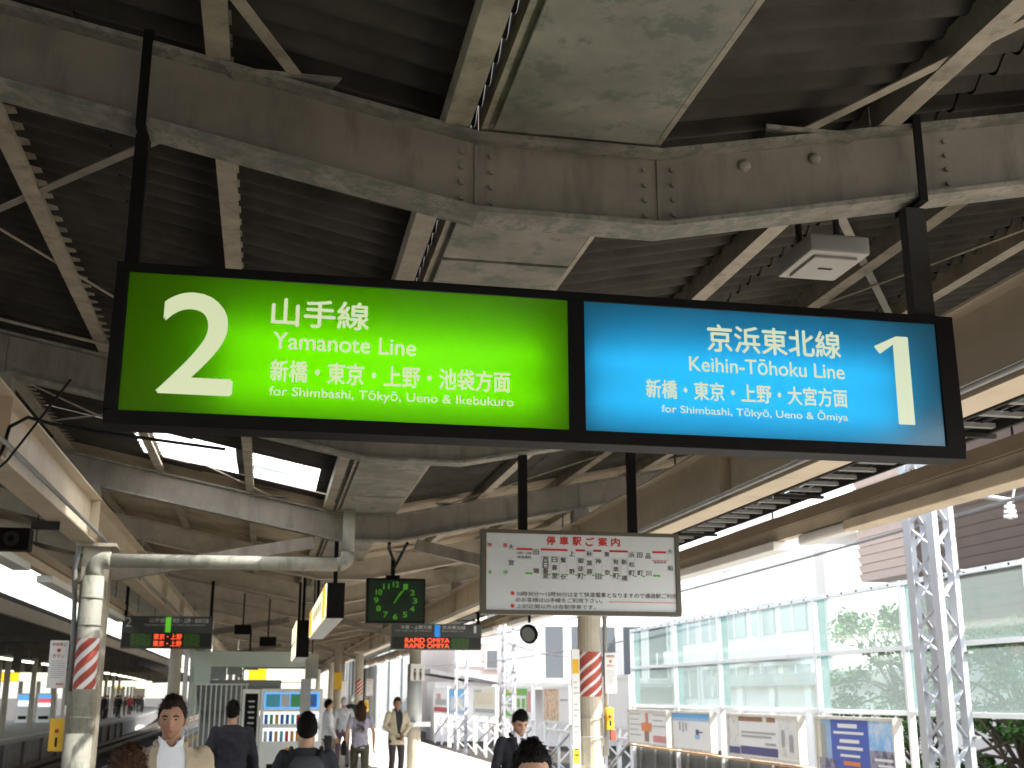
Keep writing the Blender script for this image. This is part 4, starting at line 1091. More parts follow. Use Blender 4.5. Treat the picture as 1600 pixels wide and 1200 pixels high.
OY = emit('opposite_yellow', (1.0, .66, .02), .25); OW = emit('opposite_cream', (1.0, .98, .72), .3)
for k, (y, dx, w) in enumerate(((78, -3.9, 3.6), (120, -3.2, 4.0), (122, 1.2 - 2.6, 3.6), (150, -3.0, 4.0))):
    x = curve_x(y) + dx
    t = thing('direction_sign', ['lit yellow and cream sign above the vending machines on the opposite platform', 'distant lit yellow sign over the crowd on the opposite platform', 'distant lit sign with yellow end over the crowd near the platform edge', 'farthest lit yellow sign down the opposite platform'][k], 'sign', (x, y, 2.55))
    B('case', BLACK, t, x - w / 2 - .03, x + w / 2 + .03, y + .01, y + .2, 2.52, 3.08)
    B('yellow_face', OY, t, x - w / 2, x - w / 2 + w * .28, y - .01, y + .005, 2.55, 3.05); B('cream_face', OW, t, x - w / 2 + w * .29, x + w / 2, y - .01, y + .005, 2.55, 3.05)
    for s_ in (-1, 1): MB().tube([(x + s_ * w * .4, y + .1, 3.08), (x + s_ * w * .4, y + .1, 3.65)], .03, 5).build('hanger', BLACK, t)

# vending machines
def vending(x0, x1, y, h, label, rows, body=None, group=None):
    t = thing('vending_machine', label, 'vending machine', ((x0 + x1) / 2, y, 0), group=group)
    B('cabinet', body or WHITE, t, x0, x1, y, y + .75, .02, h, bevel=.02)
    w = x1 - x0
    R_ = random.Random(int(abs(x0 * 100)))
    prev = h - .06
    pal = [mat('can_' + n, c, .35) for n, c in (('red', (.6, .05, .05)), ('blue', (.05, .16, .55)), ('green', (.08, .4, .15)), ('amber', (.65, .3, .05)), ('silver', (.6, .6, .62)), ('cyan', (.1, .45, .6)))]
    for (z0, z1, c, cans) in rows:
        f_ = B('display', c, t, x0 + w * .06, x1 - w * .06, y - .006, y + .0, z0, z1)
        if cans:
            n = int(w * .88 / .10)
            for i in range(n):
                cx = x0 + w * .06 + .05 + i * .10
                MB().tube([(cx, y - .03, z0 + .02), (cx, y - .03, z0 + .02 + (z1 - z0) * .72)], .033, 8).build('can', pal[R_.randrange(6)], f_, smooth=True)
            B('shelf', WHITE, f_, x0 + w * .06, x1 - w * .06, y - .07, y - .006, z0 - .01, z0 + .018)
    B('coin_panel', SIGNW, t, x1 - w * .38, x1 - w * .1, y - .012, y + .0, .78, .98)
    B('collection_door', BLACK, t, x0 + w * .14, x1 - w * .3, y - .012, y + .0, .25, .45)
    B('foot', DARK, t, x0 + .05, x1 - .05, y + .03, y + .7, 0, .0199)
    return t
DBL = emit('display_blue', (.10, .40, .95), .16); DWH = emit('display_white', (.85, .95, 1.0), .2); DPK = emit('display_teal', (.15, .55, .40), .3)
vending(-15.5, -14.6, 83.0, 1.85, 'narrow white vending machine on the opposite platform', [(1.45, 1.75, DBL, False), (1.05, 1.4, DWH, False)])
vending(-14.3, -13.2, 83.0, 1.85, 'white vending machine with coloured rows on the opposite platform', [(1.55, 1.78, DBL, False), (1.28, 1.52, emit('display_red', (.8, .12, .15), .15), False), (1.02, 1.25, DWH, False)])

# ------------------------------------------------------------------ middle of the platform
vending(-.08, 1.10, 24.0, 1.83, 'white drinks vending machine with lit blue display in the middle of the platform', [(1.46, 1.76, DBL, False), (1.16, 1.40, DWH, True), (.84, 1.10, DWH, True)])
vm = [o for o in bpy.data.objects if o.name.startswith('vending_machine')][-1]
for i, (u, w_, c) in enumerate(((.02, .26, 'can_cyan'), (.30, .16, 'can_silver'), (.48, .20, 'can_green'), (.70, .27, 'can_blue'))):
    B('picture', MATS[c], vm, -.08 + 1.18 * (.07 + .86 * u), -.08 + 1.18 * (.07 + .86 * (u + w_)), 23.99, 23.9935, 1.49, 1.73)
B('poster', SIGNW, vm, .05, .98, 23.99, 23.9995, .50, .76); B('bottle_print', MATS['can_amber'], vm, .42, .50, 23.985, 23.9895, .52, .74)
t = thing('black_cabinet', 'narrow black cabinet with white marks beside the drinks vending machine', 'cabinet', (-.24, 24, 0))
B('case', WHITE, t, -.42, -.09, 24.02, 24.75, 0, 1.82, bevel=.01); B('door', BLACK, t, -.37, -.13, 24.0, 24.019, .1, 1.74)
for i in range(6): B('print', SIGNG, t, -.31 + .02 * (i % 2), -.19, 23.996, 23.999, 1.58 - i * .1, 1.61 - i * .1)
t = thing('grey_post', 'grey square post with a dark sign case standing before the vending machine', 'post', (.72, 22.6, 0))
B('shaft', mat('post_grey', (.36, .37, .37), .5, var=.1), t, .63, .81, 22.55, 22.7, 0, 2.0, bevel=.008); B('upper_case', mat('post_dark', (.22, .22, .20), .5), t, .70, .93, 22.6, 22.8, 2.0, 2.45, bevel=.008)
B('finial_rod', DARK, t, .80, .83, 22.69, 22.72, 2.45, 3.95)
# lit yellow / cream sign
t = thing('exit_sign', 'lit sign, yellow panel then long cream panel, hung beyond the vending machine', 'sign', (.28, 36, 2.1))
B('case', GREYM, t, -.66, 1.22, 36.01, 36.2, 2.07, 2.48)
B('cream_face', OW, t, -.62, -.50, 35.99, 36.005, 2.1, 2.45); B('yellow_face', OY, t, -.495, .0, 35.99, 36.005, 2.1, 2.45); B('cream_face', OW, t, .005, 1.18, 35.99, 36.005, 2.1, 2.45)
for x in (-.5, 1.05): B('hanger', DARK, t, x - .03, x + .03, 36.06, 36.12, 2.48, 3.75)
# stair enclosure with stepped soffit and railings
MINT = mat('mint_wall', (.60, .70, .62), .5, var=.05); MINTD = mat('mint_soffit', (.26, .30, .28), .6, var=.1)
t = thing('stair_enclosure', 'mint green stair enclosure with stepped underside and white railing bars', 'stairs', (-1.2, 32, 0))
B('upper_wall', MINT, t, -1.92, 1.2, 32.0, 32.12, 2.42, 2.80); B('side_wall', MINT, t, -1.92, -1.80, 32.12, 44, 1.2, 2.80)
for k in range(4):
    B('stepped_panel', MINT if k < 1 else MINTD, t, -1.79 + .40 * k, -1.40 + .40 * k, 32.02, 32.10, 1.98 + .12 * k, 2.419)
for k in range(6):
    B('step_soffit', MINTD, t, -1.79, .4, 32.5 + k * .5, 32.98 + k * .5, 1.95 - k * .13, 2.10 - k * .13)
for k in range(12):
    x = -1.85 + k * .125; MB().tube([(x, 31.96, .05), (x, 31.96, 1.96)], .017, 8).build('railing_bar', WHITEP, t)
B('top_rail', WHITEP, t, -1.9, -.42, 31.93, 31.99, 1.96, 2.0); B('bottom_rail', WHITEP, t, -1.9, -.42, 31.93, 31.99, .02, .06)
B('back_panel', mat('stair_back', (.20, .22, .22), .6, var=.2, scale=6), t, -1.78, -.2, 35.6, 35.7, 0, 1.5)
B('corner_post', WHITEP, t, -2.06, -1.95, 31.9, 32.05, 0, 3.3)
# signs and posts along the sunny side further on
def col_sign(x, y, w, z0, z1, m, label, post=True, icon=None):
    t = thing('column_sign', label, 'sign', (x, y, 0))
    if post: MB().tube([(x, y + .16, 0), (x, y + .16, 3.4)], .13, 16).build('post', COLP, t, smooth=True)
    B('plate', m, t, x - w / 2, x + w / 2, y - .02, y + .02, z0, z1, bevel=.004)
    if icon:
        mb = MB()
        for s_ in (-1, 1):
            cx = x + s_ * w * .2; zc = z1 - .24
            mb.sphere((cx, y - .022, zc + .10), .03, .004, .03, 10, 6); mb.box(cx - .03, cx + .03, y - .026, y - .021, zc - .06, zc + .06); mb.box(cx - .022, cx + .022, y - .026, y - .021, zc - .14, zc - .0605)
        mb.build('pictogram', PBLK, t)
    return t
STL = mat('steel_sleeve', (.40, .42, .42), .45, metal=.2, var=.12)
rs = col_sign(3.60, 29.45, .34, 2.05, 2.45, SIGNW, 'white toilet pictogram sign with two figures on the steel sleeved column', post=False, icon=True)
MB().tube([(3.58, 29.8, 1.0), (3.58, 29.8, 2.45)], .185, 24).build('steel_sleeve', STL, rs, smooth=True)
MB().box(3.44, 3.95, 29.55, 29.75, .98, 1.08).build('sleeve_tray', STL, rs)
col_sign(2.35, 41.0, .26, 1.9, 2.45, YEL, 'yellow plate on a beige post beyond the vending machine')
col_sign(3.15, 52.0, .42, 1.1, 2.3, SIGNW, 'long white plate on a distant beige post', icon=None)
notice(3.62, 3.85, 44.9, 1.7, 2.3, 'white notice beside the distant striped column')
button_box(3.58, 3.72, 44.9, 1.15, 1.55, 'yellow button box on the distant striped column', False)
# small lamps hung under the canopy further on
for k, (x, y, z) in enumerate(((-1.75, 40, 2.98), (-1.2, 52, 3.1))):
    t = thing('lit_lamp', 'small lit oval lamp under the far canopy', 'lamp', (x, y, z), group='small lit lamps under the far canopy')
    MB().sphere((x, y, z), .26, .5, .06, 14, 8).build('lens', emit('lamp_lens', (1, 1, .85), 1.6), t, smooth=True)
    MB().tube([(x, y, z + .05), (x, y, zg(x) + .1)], .02, 6).build('stem', WHITE, t)
for k, (x, y, z) in enumerate(((-.55, 27.0, 3.0), (.0, 27.0, 2.75))):
    t = thing('ceiling_speaker', ['small black speaker box hung above the stair enclosure', 'lower black speaker box hung before the stair enclosure'][k], 'loudspeaker', (x, y, z))
    B('case', BLACK, t, x - .18, x + .18, y, y + .2, z, z + .2, bevel=.01); MB().tube([(x, y + .1, z + .2), (x, y + .1, zg(x) + .1)], .02, 6).build('rod', DARK, t)
# ------------------------------------------------------------------ people
SKIN = mat('skin', (.46, .27, .185), .6, var=.16, scale=12, spec=.3)
SKIN2 = mat('skin_tan', (.34, .185, .12), .6, var=.18, scale=12, spec=.3)
LIP = mat('lip', (.36, .14, .12), .5)
EYEW = mat('eye_white_shaded', (.16, .14, .13), .5); EYEB = mat('eye_iris', (.02, .014, .01), .25)  # whites darkened, shade of the eye sockets put into the colour
HBLK = mat('hair_black', (.007, .006, .0055), .6, spec=.12, var=.4, scale=60, bump=.5, bump_scale=120)
HBRN = mat('hair_brown', (.065, .030, .016), .6, spec=.15, var=.45, scale=50, bump=.5, bump_scale=110)
HGRY = mat('hair_dark_brown', (.026, .015, .010), .6, spec=.12, var=.4, scale=60, bump=.5, bump_scale=120)
def cloth(n, c, var=.14): return mat('cloth_' + n, c, .85, spec=.15, var=var, scale=9, bump=.12, bump_scale=50)

def remesh(mb, voxel, name):
    me = bpy.data.meshes.new(name); me.from_pydata([tuple(v) for v in mb.v], [], mb.f)
    o = bpy.data.objects.new(name, me); col.objects.link(o)
    md = o.modifiers.new('r', 'REMESH'); md.mode = 'VOXEL'; md.voxel_size = voxel
    sm = o.modifiers.new('s', 'SMOOTH'); sm.iterations = 4; sm.factor = .5
    out = bpy.data.meshes.new_from_object(o.evaluated_get(bpy.context.evaluated_depsgraph_get()))
    vs = [v.co.copy() for v in out.vertices]; fs = [tuple(p.vertices) for p in out.polygons]
    bpy.data.objects.remove(o); bpy.data.meshes.remove(me); bpy.data.meshes.remove(out)
    r = MB(); r.v = [tuple(v) for v in vs]; r.f = fs; r.m = [0] * len(fs)
    return r
def ell_ring(c, rx, ry, n=20, tilt=None):
    pts = []
    for j in range(n):
        a = 2 * math.pi * j / n
        ca, sa = math.cos(a), math.sin(a)
        e = .85                                   # slightly squared section
        p = Vector((math.copysign(abs(ca) ** e, ca) * rx, math.copysign(abs(sa) ** e, sa) * ry, 0))
        pts.append(Vector(c) + (tilt @ p if tilt else p))
    return pts
def head_mesh(nu=40, nv=30):
    """head centred on the skull, facing -Y; unit: metres; returns verts, faces"""
    vs = []; fs = []
    g = lambda x, s: math.exp(-(x / s) ** 2)
    for i in range(nv + 1):
        th = math.pi * i / nv
        for j in range(nu):
            ph = 2 * math.pi * j / nu
            dx, dy, dz = math.sin(th) * math.cos(ph), math.sin(th) * math.sin(ph), math.cos(th)
            x, y, z = dx * .072, dy * .096, dz * .118
            if z < 0:                             # jaw and chin
                k = min(1, -z / .118); x *= 1 - .30 * k ** 1.4
                if y > 0: y *= 1 - .55 * k
                else: y = y * (1 - .10 * k) - .006 * k
            if dy > .2 and z > 0: y *= 1.06
            front = max(0, -dy)
            if front > .25:
                d = 0
                d += .026 * g(x, .012) * (g(z + .022, .016) * 1.0 + .55 * g(z + .002, .016)) # nose
                d += .009 * g(x, .05) * g(z - .026, .011)                                     # brow
                d -= .0145 * (g(x - .031, .015) + g(x + .031, .014)) * g(z - .006, .011)       # sockets
                d += .006 * g(x, .018) * g(z + .058, .008)                                    # lips
                d += .007 * g(x, .020) * g(z + .096, .016)                                    # chin
                d += .004 * (g(x - .042, .02) + g(x + .042, .02)) * g(z + .026, .02)          # cheeks
                d -= .004 * g(x, .025) * g(z + .076, .008)
                y -= d * min(1, (front - .25) * 3)
            vs.append(Vector((x, y, z)))
    for i in range(nv):
        for j in range(nu):
            fs.append((i * nu + j, (i + 1) * nu + j, (i + 1) * nu + (j + 1) % nu, i * nu + (j + 1) % nu))
    return vs, fs
HV, HF = head_mesh()
def hair_shell(style, seed, nu=48, nv=32):
    vs = []; fs = []
    for i in range(nv + 1):
        th = math.pi * i / nv
        for j in range(nu):
            ph = 2 * math.pi * j / nu
            dx, dy, dz = math.sin(th) * math.cos(ph), math.sin(th) * math.sin(ph), math.cos(th)
            x, y, z = dx * .0735, dy * .098, dz * .120
            if dy > 0 and z > 0: y *= 1.06
            # hair line: high over the forehead, down to the nape behind
            fr = -dy
            line = .055 if fr > .55 else (.055 - (.55 - fr) * .115 if fr > -.2 else -.031 - (-.2 - fr) * .05)
            if style == 'long': line = .055 if fr > .5 else -.06
            line += .010 * noise.noise(Vector((dx * 14 + seed * 3, dy * 14, .3)))
            if style == 'swept' and fr > .3: line += (.014 + .008 * (1 if dx > .1 else -.6)) * min(1, (fr - .3) * 4)
            t = max(-1, min(1, (z - line) / .016))
            nz = noise.noise(Vector((dx * 6 + seed, dy * 6, dz * 6)))
            nf = noise.noise(Vector((dx * 22 + seed, dy * 22, dz * 22)))
            if style == 'curly': th_ = .030 + .012 * nz + .016 * nf
            elif style == 'swept': th_ = .007 + .012 * max(0, dz) + .005 * nz + .005 * nf
            elif style == 'full': th_ = .008 + .012 * max(0, dz) + .005 * nz + .005 * nf
            else: th_ = .005 + .010 * max(0, dz) + .003 * nz + .004 * nf
            k = th_ * t if t > 0 else .02 * t
            n = Vector((dx / .078, dy / .098, dz / .12)).normalized()
            vs.append(Vector((x, y, z)) + n * k)
    for i in range(nv):
        for j in range(nu):
            fs.append((i * nu + j, (i + 1) * nu + j, (i + 1) * nu + (j + 1) % nu, i * nu + (j + 1) % nu))
    return vs, fs

def person(label, loc, face, H, skin=SKIN, hair=HBLK, style='short', top=None, top_kind='jacket', trousers=None, shirt=None, tie=None,
           head_pitch=0.0, head_turn=0.0, arms=None, stride=0.0, bulk=1.0, voxel=.013, bag=None, backpack=None, lean=0.0, detail=True, name='person', sleeves=True, bald=False):
    """face: heading in degrees, 0 looks towards the camera side (-Y), 180 looks away"""
    t = thing(name, label, 'person', (loc[0], loc[1], 0), rad(face))
    k = H / 1.70
    V = lambda x, y, z: Vector((x * k, y * k, z * k))
    arms = arms or {}
    # joints ---------------------------------------------------------------
    J = {}
    for s_, n in ((1, 'L'), (-1, 'R')):
        st = stride * s_
        J['hip' + n] = V(.092 * s_, 0, .90); J['knee' + n] = V(.10 * s_, -.05 - st * .16, .49); J['ank' + n] = V(.105 * s_, .02 - st * .30, .09); J['toe' + n] = J['ank' + n] + V(.01 * s_, -.16, -.05)
        J['sh' + n] = V(.180 * s_, .0, 1.37)
        e, w = arms.get(n, ((.255 * s_, .03 + st * .10, 1.115), (.265 * s_, -.06 + st * .22, .875)))
        J['el' + n] = V(*e); J['wr' + n] = V(*w)
    R3 = Matrix.Rotation(rad(lean), 3, 'X')
    # torso rings ----------------------------------------------------------
    def torso(g):
        return [ell_ring(V(0, .0, .84), (.150 * bulk + g) * k, (.105 * bulk + g) * k), ell_ring(V(0, .0, .93), (.168 * bulk + g) * k, (.118 * bulk + g) * k), ell_ring(V(0, -.004, 1.04), (.150 * bulk + g) * k, (.108 * bulk + g) * k),
                ell_ring(V(0, -.006, 1.16), (.158 * bulk + g) * k, (.112 * bulk + g) * k), ell_ring(V(0, -.004, 1.27), (.172 * bulk + g) * k, (.116 * bulk + g) * k), ell_ring(V(0, .004, 1.36), (.165 * bulk + g) * k, (.098 * bulk + g) * k), ell_ring(V(0, .012, 1.415), (.115 + g) * k, (.078 + g * .7) * k), ell_ring(V(0, .014, 1.445), (.065 + g * .6) * k, (.062 + g * .6) * k)]
    def limb(mb, pts, rs): 
        mb.tube(pts, [r * k for r in rs], 14)
        for p, r in zip(pts, rs): mb.sphere(p, r * k * .99, r * k * .99, r * k * .99, 12, 8)
    def hand(mb, n, s_):
        w, e = J['wr' + n], J['el' + n]; d = (w - e).normalized()
        side = Vector((0, -1, 0)) - d * d.dot(Vector((0, -1, 0))); side = side.normalized() if side.length > .1 else Vector((1, 0, 0))
        nrm = d.cross(side).normalized() * (1 if s_ > 0 else -1)
        pc = w + d * .085 * k
        rings = []
        for q, a, b in ((0, .026, .020), (.03, .034, .017), (.07, .041, .015), (.095, .040, .013)):
            rings.append([w + d * q * k + side * (a * math.cos(u) * k) + nrm * (b * math.sin(u) * k) for u in [2 * math.pi * i / 12 for i in range(12)]])
        mb.loft(rings)
        for i, (o_, ln) in enumerate(((.030, .070), (.011, .080), (-.010, .075), (-.029, .058))):
            b0 = w + d * .088 * k + side * o_ * k; b1 = b0 + (d * .9 - nrm * .35) * ln * .5 * k; b2 = b1 + (d * .65 - nrm * .75) * ln * .45 * k
            mb.tube([b0, b1, b2], [.0095 * k, .0088 * k, .007 * k], 7)
        b0 = w + d * .03 * k + side * .032 * k; b1 = b0 + (d * .6 + side * .7) * .04 * k; b2 = b1 + (d * .9 + side * .1 - nrm * .3) * .035 * k
        mb.tube([b0, b1, b2], [.012 * k, .0105 * k, .008 * k], 7)
    # body -----------------------------------------------------------------
    raw = MB(); raw.loft(torso(-.012))
    raw.tube([V(0, .014, 1.40), V(0, .002, 1.50), V(0, -.004, 1.54)], [.062 * k, .054 * k, .056 * k], 14)
    for n in 'LR':
        limb(raw, [J['hip' + n], (J['hip' + n] + J['knee' + n]) / 2, J['knee' + n], J['knee' + n] * .6 + J['ank' + n] * .4, J['ank' + n]], [.075, .068, .048, .050, .033])
        limb(raw, [J['sh' + n], (J['sh' + n] + J['el' + n]) / 2, J['el' + n], J['wr' + n]], [.052, .044, .036, .025])
        limb(raw, [J['ank' + n] + V(0, .03, -.05), J['toe' + n]], [.032, .028])
    body = remesh(raw, voxel * 1.15 * k, 'body')
    for n, s_ in (('L', 1), ('R', -1)):
        if detail: hand(body, n, s_)
    hc = V(0, -.012, 1.578) ; HR = Matrix.Rotation(rad(head_turn), 3, 'Z') @ Matrix.Rotation(rad(head_pitch), 3, 'X')
    hs = k * 1.0
    piv = V(0, .01, 1.50)
    def hp(v): return piv + HR @ (hc - piv + Vector(v) * hs)
    hb = MB(); hb.add([hp(v) for v in HV], HF)
    for s_ in (1, -1):
        hb.sphere((0, 0, 0), .010, .020, .032, 10, 8)
        base = len(hb.v) - 10 * 9
        for i in range(base, len(hb.v)):
            v = Vector(hb.v[i]); hb.v[i] = tuple(hp(Vector((s_ * .071, .012, -.004)) + v))
    body.add(hb.v, hb.f); body.m = [0] * len(body.f)
    bo = body.build('body', skin, t, local=True, smooth=True)
    if detail:
        ey = MB()
        for s_ in (1, -1):
            ey.cur = 0; b0 = len(ey.v); ey.sphere((0, 0, 0), .0115, .0085, .0045, 10, 8)
            for i in range(b0, len(ey.v)): ey.v[i] = tuple(hp(Vector((s_ * .031, -.0765, .006)) + Vector(ey.v[i])))
            ey.cur = 1; b0 = len(ey.v); ey.sphere((0, 0, 0), .0058, .0045, .0044, 8, 6)
            for i in range(b0, len(ey.v)): ey.v[i] = tuple(hp(Vector((s_ * .031, -.0822, .0063)) + Vector(ey.v[i])))
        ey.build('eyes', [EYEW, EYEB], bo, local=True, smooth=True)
        lp = MB(); b0 = 0; lp.sphere((0, 0, 0), .023, .006, .0065, 12, 6)
        lp.v = [tuple(hp(Vector((0, -.0905, -.058)) + Vector(v))) for v in lp.v]
        lp.build('lips', LIP, bo, local=True, smooth=True)
        br = MB()
        for s_ in (1, -1):
            br.tube([hp((s_ * .016, -.0955, .024)), hp((s_ * .032, -.0915, .0285)), hp((s_ * .048, -.0795, .023))], [.0042 * k, .0050 * k, .003 * k], 6)
        br.build('eyebrows', hair, bo, local=True, smooth=True)
    # hair -----------------------------------------------------------------
    sv, sf = hair_shell(style, len(label) * 1.7)
    hm = MB(); hm.add([hp(v) for v in sv], sf)
    if style == 'long':
        rings = []
        for i in range(9):
            z = .04 - i * .052; w_ = .100 - .004 * abs(i - 3) - .0035 * max(0, i - 5) * 2; yb = .055 + .012 * math.sin(i * .5) + .02 * min(1, i / 4)
            rings.append([hp((w_ * math.cos(a) * (1 + .06 * math.sin(5 * a + i)), yb + (.050 - .003 * i) * math.sin(a), z)) for a in [2 * math.pi * q / 24 for q in range(24)]])
        hm.loft(rings)
    if not bald:
        # loose strands over the shell so the outline is not a cap
        R_ = random.Random(len(label)); hm2 = MB(); nst = 1100 if detail else 200
        up_i = [i for i, v in enumerate(sv) if v.z > .0 or v.y > .02]
        for _ in range(nst):
            v = sv[R_.choice(up_i)]; nn = Vector((v.x / .0735, v.y / .098, v.z / .12)).normalized()
            if nn.y < -.35 and v.z < .092: continue
            if v.z < -.045: continue
            dn = Vector((0, .25, -1)) if style != 'curly' else Vector((R_.gauss(0, 1), R_.gauss(0, 1), R_.gauss(0, 1)))
            if nn.z > .75: dn = Vector((.5 * R_.choice((-1, 1)) * R_.random(), -.6 if R_.random() < .25 else .6, 0))
            d = (dn - nn * dn.dot(nn)); d = d.normalized() + Vector((R_.gauss(0, .28), R_.gauss(0, .28), R_.gauss(0, .12)))
            sd = nn.cross(d); sd = sd.normalized() * R_.uniform(.0016, .0034) if sd.length > .01 else Vector((.002, 0, 0))
            L_ = R_.uniform(.018, .042); lift = R_.uniform(.001, .008) if style != 'curly' else R_.uniform(.004, .02)
            p0 = v - nn * .002; p1 = v + d * L_ * .5 + nn * lift; p2 = v + d * L_ + nn * lift * .55
            if style != 'curly' and p2.z < -.052: continue
            hm.add([hp(p0 - sd), hp(p0 + sd), hp(p1 + sd), hp(p1 - sd), hp(p2)], [(0, 1, 2, 3), (3, 2, 4)])
        if style == 'long':
            for _ in range(700):
                a = R_.uniform(-.3, 3.44); z = R_.uniform(-.38, .05); w_ = .102; c_ = (w_ * math.cos(a), .072 + .052 * math.sin(a), z)
                q = Vector(c_); sd = Vector((math.sin(a), -math.cos(a) * .5, 0)) * .0025; L_ = R_.uniform(.05, .12)
                hm.add([hp(q - sd), hp(q + sd), hp(q + Vector((R_.gauss(0, .008), R_.gauss(.004, .006), -L_)))], [(0, 1, 2)])
        hm.build('hair', hair, t, local=True, smooth=True)
    # trousers and shoes ----------------------------------------------------
    tr = MB(); tr.loft([ell_ring(V(0, 0, .80), .13 * k, .10 * k), ell_ring(V(0, 0, .90), .172 * bulk * k, .122 * bulk * k), ell_ring(V(0, 0, 1.0), .160 * bulk * k, .114 * bulk * k)])
    for n in 'LR': limb(tr, [J['hip' + n] + V(0, 0, -.02), (J['hip' + n] + J['knee' + n]) / 2, J['knee' + n], J['knee' + n] * .5 + J['ank' + n] * .5, J['ank' + n] + V(0, 0, -.015)], [.092, .084, .066, .062, .056])
    remesh(tr, voxel * 1.2 * k, 'trousers').build('trousers', trousers, t, local=True, smooth=True)
    for n in 'LR':
        sh = MB(); a, b = J['ank' + n], J['toe' + n]
        z0 = 0
        sh.loft([ell_ring((a.x, a.y + .055 * k, .028), .030 * k, .018 * k, 14), ell_ring((a.x, a.y + .03 * k, .03), .040 * k, .045 * k, 14), ell_ring((a.x, a.y - .02 * k, .07), .044 * k, .06 * k, 14)])
        sh.tube([(a.x, a.y + .05 * k, .036), (a.x, a.y - .05 * k, .042), (b.x, b.y, .034), (b.x, b.y - .03 * k, .028)], [.034 * k, .042 * k, .040 * k, .018 * k], 12)
        sh.build('shoe', RUBBER, t, local=True, smooth=True)
    # upper clothing ---------------------------------------------------------
    gsz = .014 if top_kind != 'shirt' else .008
    up = MB(); low = .80 if top_kind == 'jacket' else .92
    rr = torso(gsz)
    if top_kind == 'jacket': rr = [ell_ring(V(0, 0, .76), .178 * bulk * k, .130 * bulk * k)] + rr
    up.loft(rr[:-1] if shirt else rr)
    for n in 'LR':
        if sleeves: limb(up, [J['sh' + n], (J['sh' + n] + J['el' + n]) / 2, J['el' + n], (J['el' + n] + J['wr' + n]) / 2, J['wr' + n]], [.064, .060, .052, .047, .040])
        else: limb(up, [J['sh' + n], J['sh' + n] * .55 + J['el' + n] * .45], [.062, .058])
    um = remesh(up, voxel * k, 'top')
    for i, v in enumerate(um.v):                        # soft folds
        q = Vector(v); nn = noise.noise(Vector((q.x * 9 + len(label), q.y * 9, q.z * 16))) * .011 + noise.noise(Vector((q.x * 22 + q.z * 9, q.y * 22, q.z * 26))) * .006
        dirv = Vector((q.x, q.y, 0)); um.v[i] = tuple(q + (dirv.normalized() * nn if dirv.length > .01 else Vector()))
    uo = um.build({'jacket': 'jacket', 'coat': 'jacket', 'shirt': 'shirt'}[top_kind], top, t, local=True, smooth=True)
    if shirt:
        yb = -(.116 * bulk + .014) * k
        # shirt front as a shallow bib in the jacket opening, collar and lapels
        sf_ = MB(); prof = [(.018, 1.02), (.035, 1.10), (.055, 1.20), (.066, 1.30), (.070, 1.37), (.058, 1.425)] if top_kind == 'coat' or tie is None else [(.004, 1.16), (.026, 1.23), (.048, 1.31), (.060, 1.38), (.055, 1.425)]
        if tie is None: prof = [(.055, .86), (.066, .95)] + [(a + .012, z) for a, z in prof]
        def depth(z): 
            tt = [( .80, .132), (.93, .136), (1.04, .126), (1.16, .132), (1.27, .134), (1.36, .113), (1.43, .075)]
            for (z0, d0), (z1, d1) in zip(tt[:-1], tt[1:]):
                if z0 <= z <= z1: return (d0 + (d1 - d0) * (z - z0) / (z1 - z0)) * (bulk * .5 + .5)
            return .07
        rows = []
        for hw, z in prof: rows.append([V(u * hw, -depth(z) - .012 + .020 * (u * hw / .2) ** 2 * 8 * .1, z) for u in (-1, -.5, 0, .5, 1)])
        for a, b in zip(rows[:-1], rows[1:]):
            for i in range(4): sf_.quad(a[i], a[i + 1], b[i + 1], b[i])
        sf_.build('shirt_front', shirt, t, local=True, smooth=True)
        cl = MB()
        for s_ in (1, -1):
            cl.add([V(.0, -.088, 1.415), V(s_ * .060, -.060, 1.475), V(s_ * .072, .02, 1.485), V(s_ * .066, -.075, 1.405), V(s_ * .030, -.112, 1.375)], [(0, 1, 3, 4), (1, 2, 3)])
        cl.tube([V(.060 * math.sin(a), .012 - .062 * math.cos(a), 1.455 + .012 * math.cos(a + 3.14)) for a in [rad(30 + 20 * i) for i in range(16)]], .015 * k, 8)
        cl.build('collar', shirt, t, local=True, smooth=False)
        lap = MB()
        for s_ in (1, -1):
            pts = []
            for (hw, z) in prof[1:] if tie is None else prof: pts.append((V(s_ * hw, -depth(z) - .018, z), V(s_ * (hw + .034 + .022 * (z - .95)), -depth(z) - .004, z)))
            for (a, b), (c, d) in zip(pts[:-1], pts[1:]):
                lap.hexa([a, b, b + V(0, .006, 0), a + V(0, .006, 0), c, d, d + V(0, .006, 0), c + V(0, .006, 0)])
        lap.tube([V(s, .012 + c_, z) for s, c_, z in [(.085 * math.sin(a), -.085 * math.cos(a) * .8, 1.44 - .02 * math.cos(a)) for a in [rad(40 + 20 * i) for i in range(15)]]], .018 * k, 8)
        lap.build('lapel', top, t, local=True, smooth=False)
    if tie:
        tm = MB(); ys = lambda z: -depth(z) - .026
        tm.hexa([V(-.010, ys(1.36), 1.36), V(.010, ys(1.36), 1.36), V(.010, ys(1.36) + .012, 1.36), V(-.010, ys(1.36) + .012, 1.36), V(-.018, ys(1.41) + .01, 1.415), V(.018, ys(1.41) + .01, 1.415), V(.018, ys(1.41) + .025, 1.415), V(-.018, ys(1.41) + .025, 1.415)])
        tm.hexa([V(-.026, ys(1.14), 1.12), V(.026, ys(1.14), 1.12), V(.026, ys(1.14) + .006, 1.12), V(-.026, ys(1.14) + .006, 1.12), V(-.011, ys(1.36), 1.36), V(.011, ys(1.36), 1.36), V(.011, ys(1.36) + .008, 1.36), V(-.011, ys(1.36) + .008, 1.36)])
        tm.build('tie', tie, t, local=True)
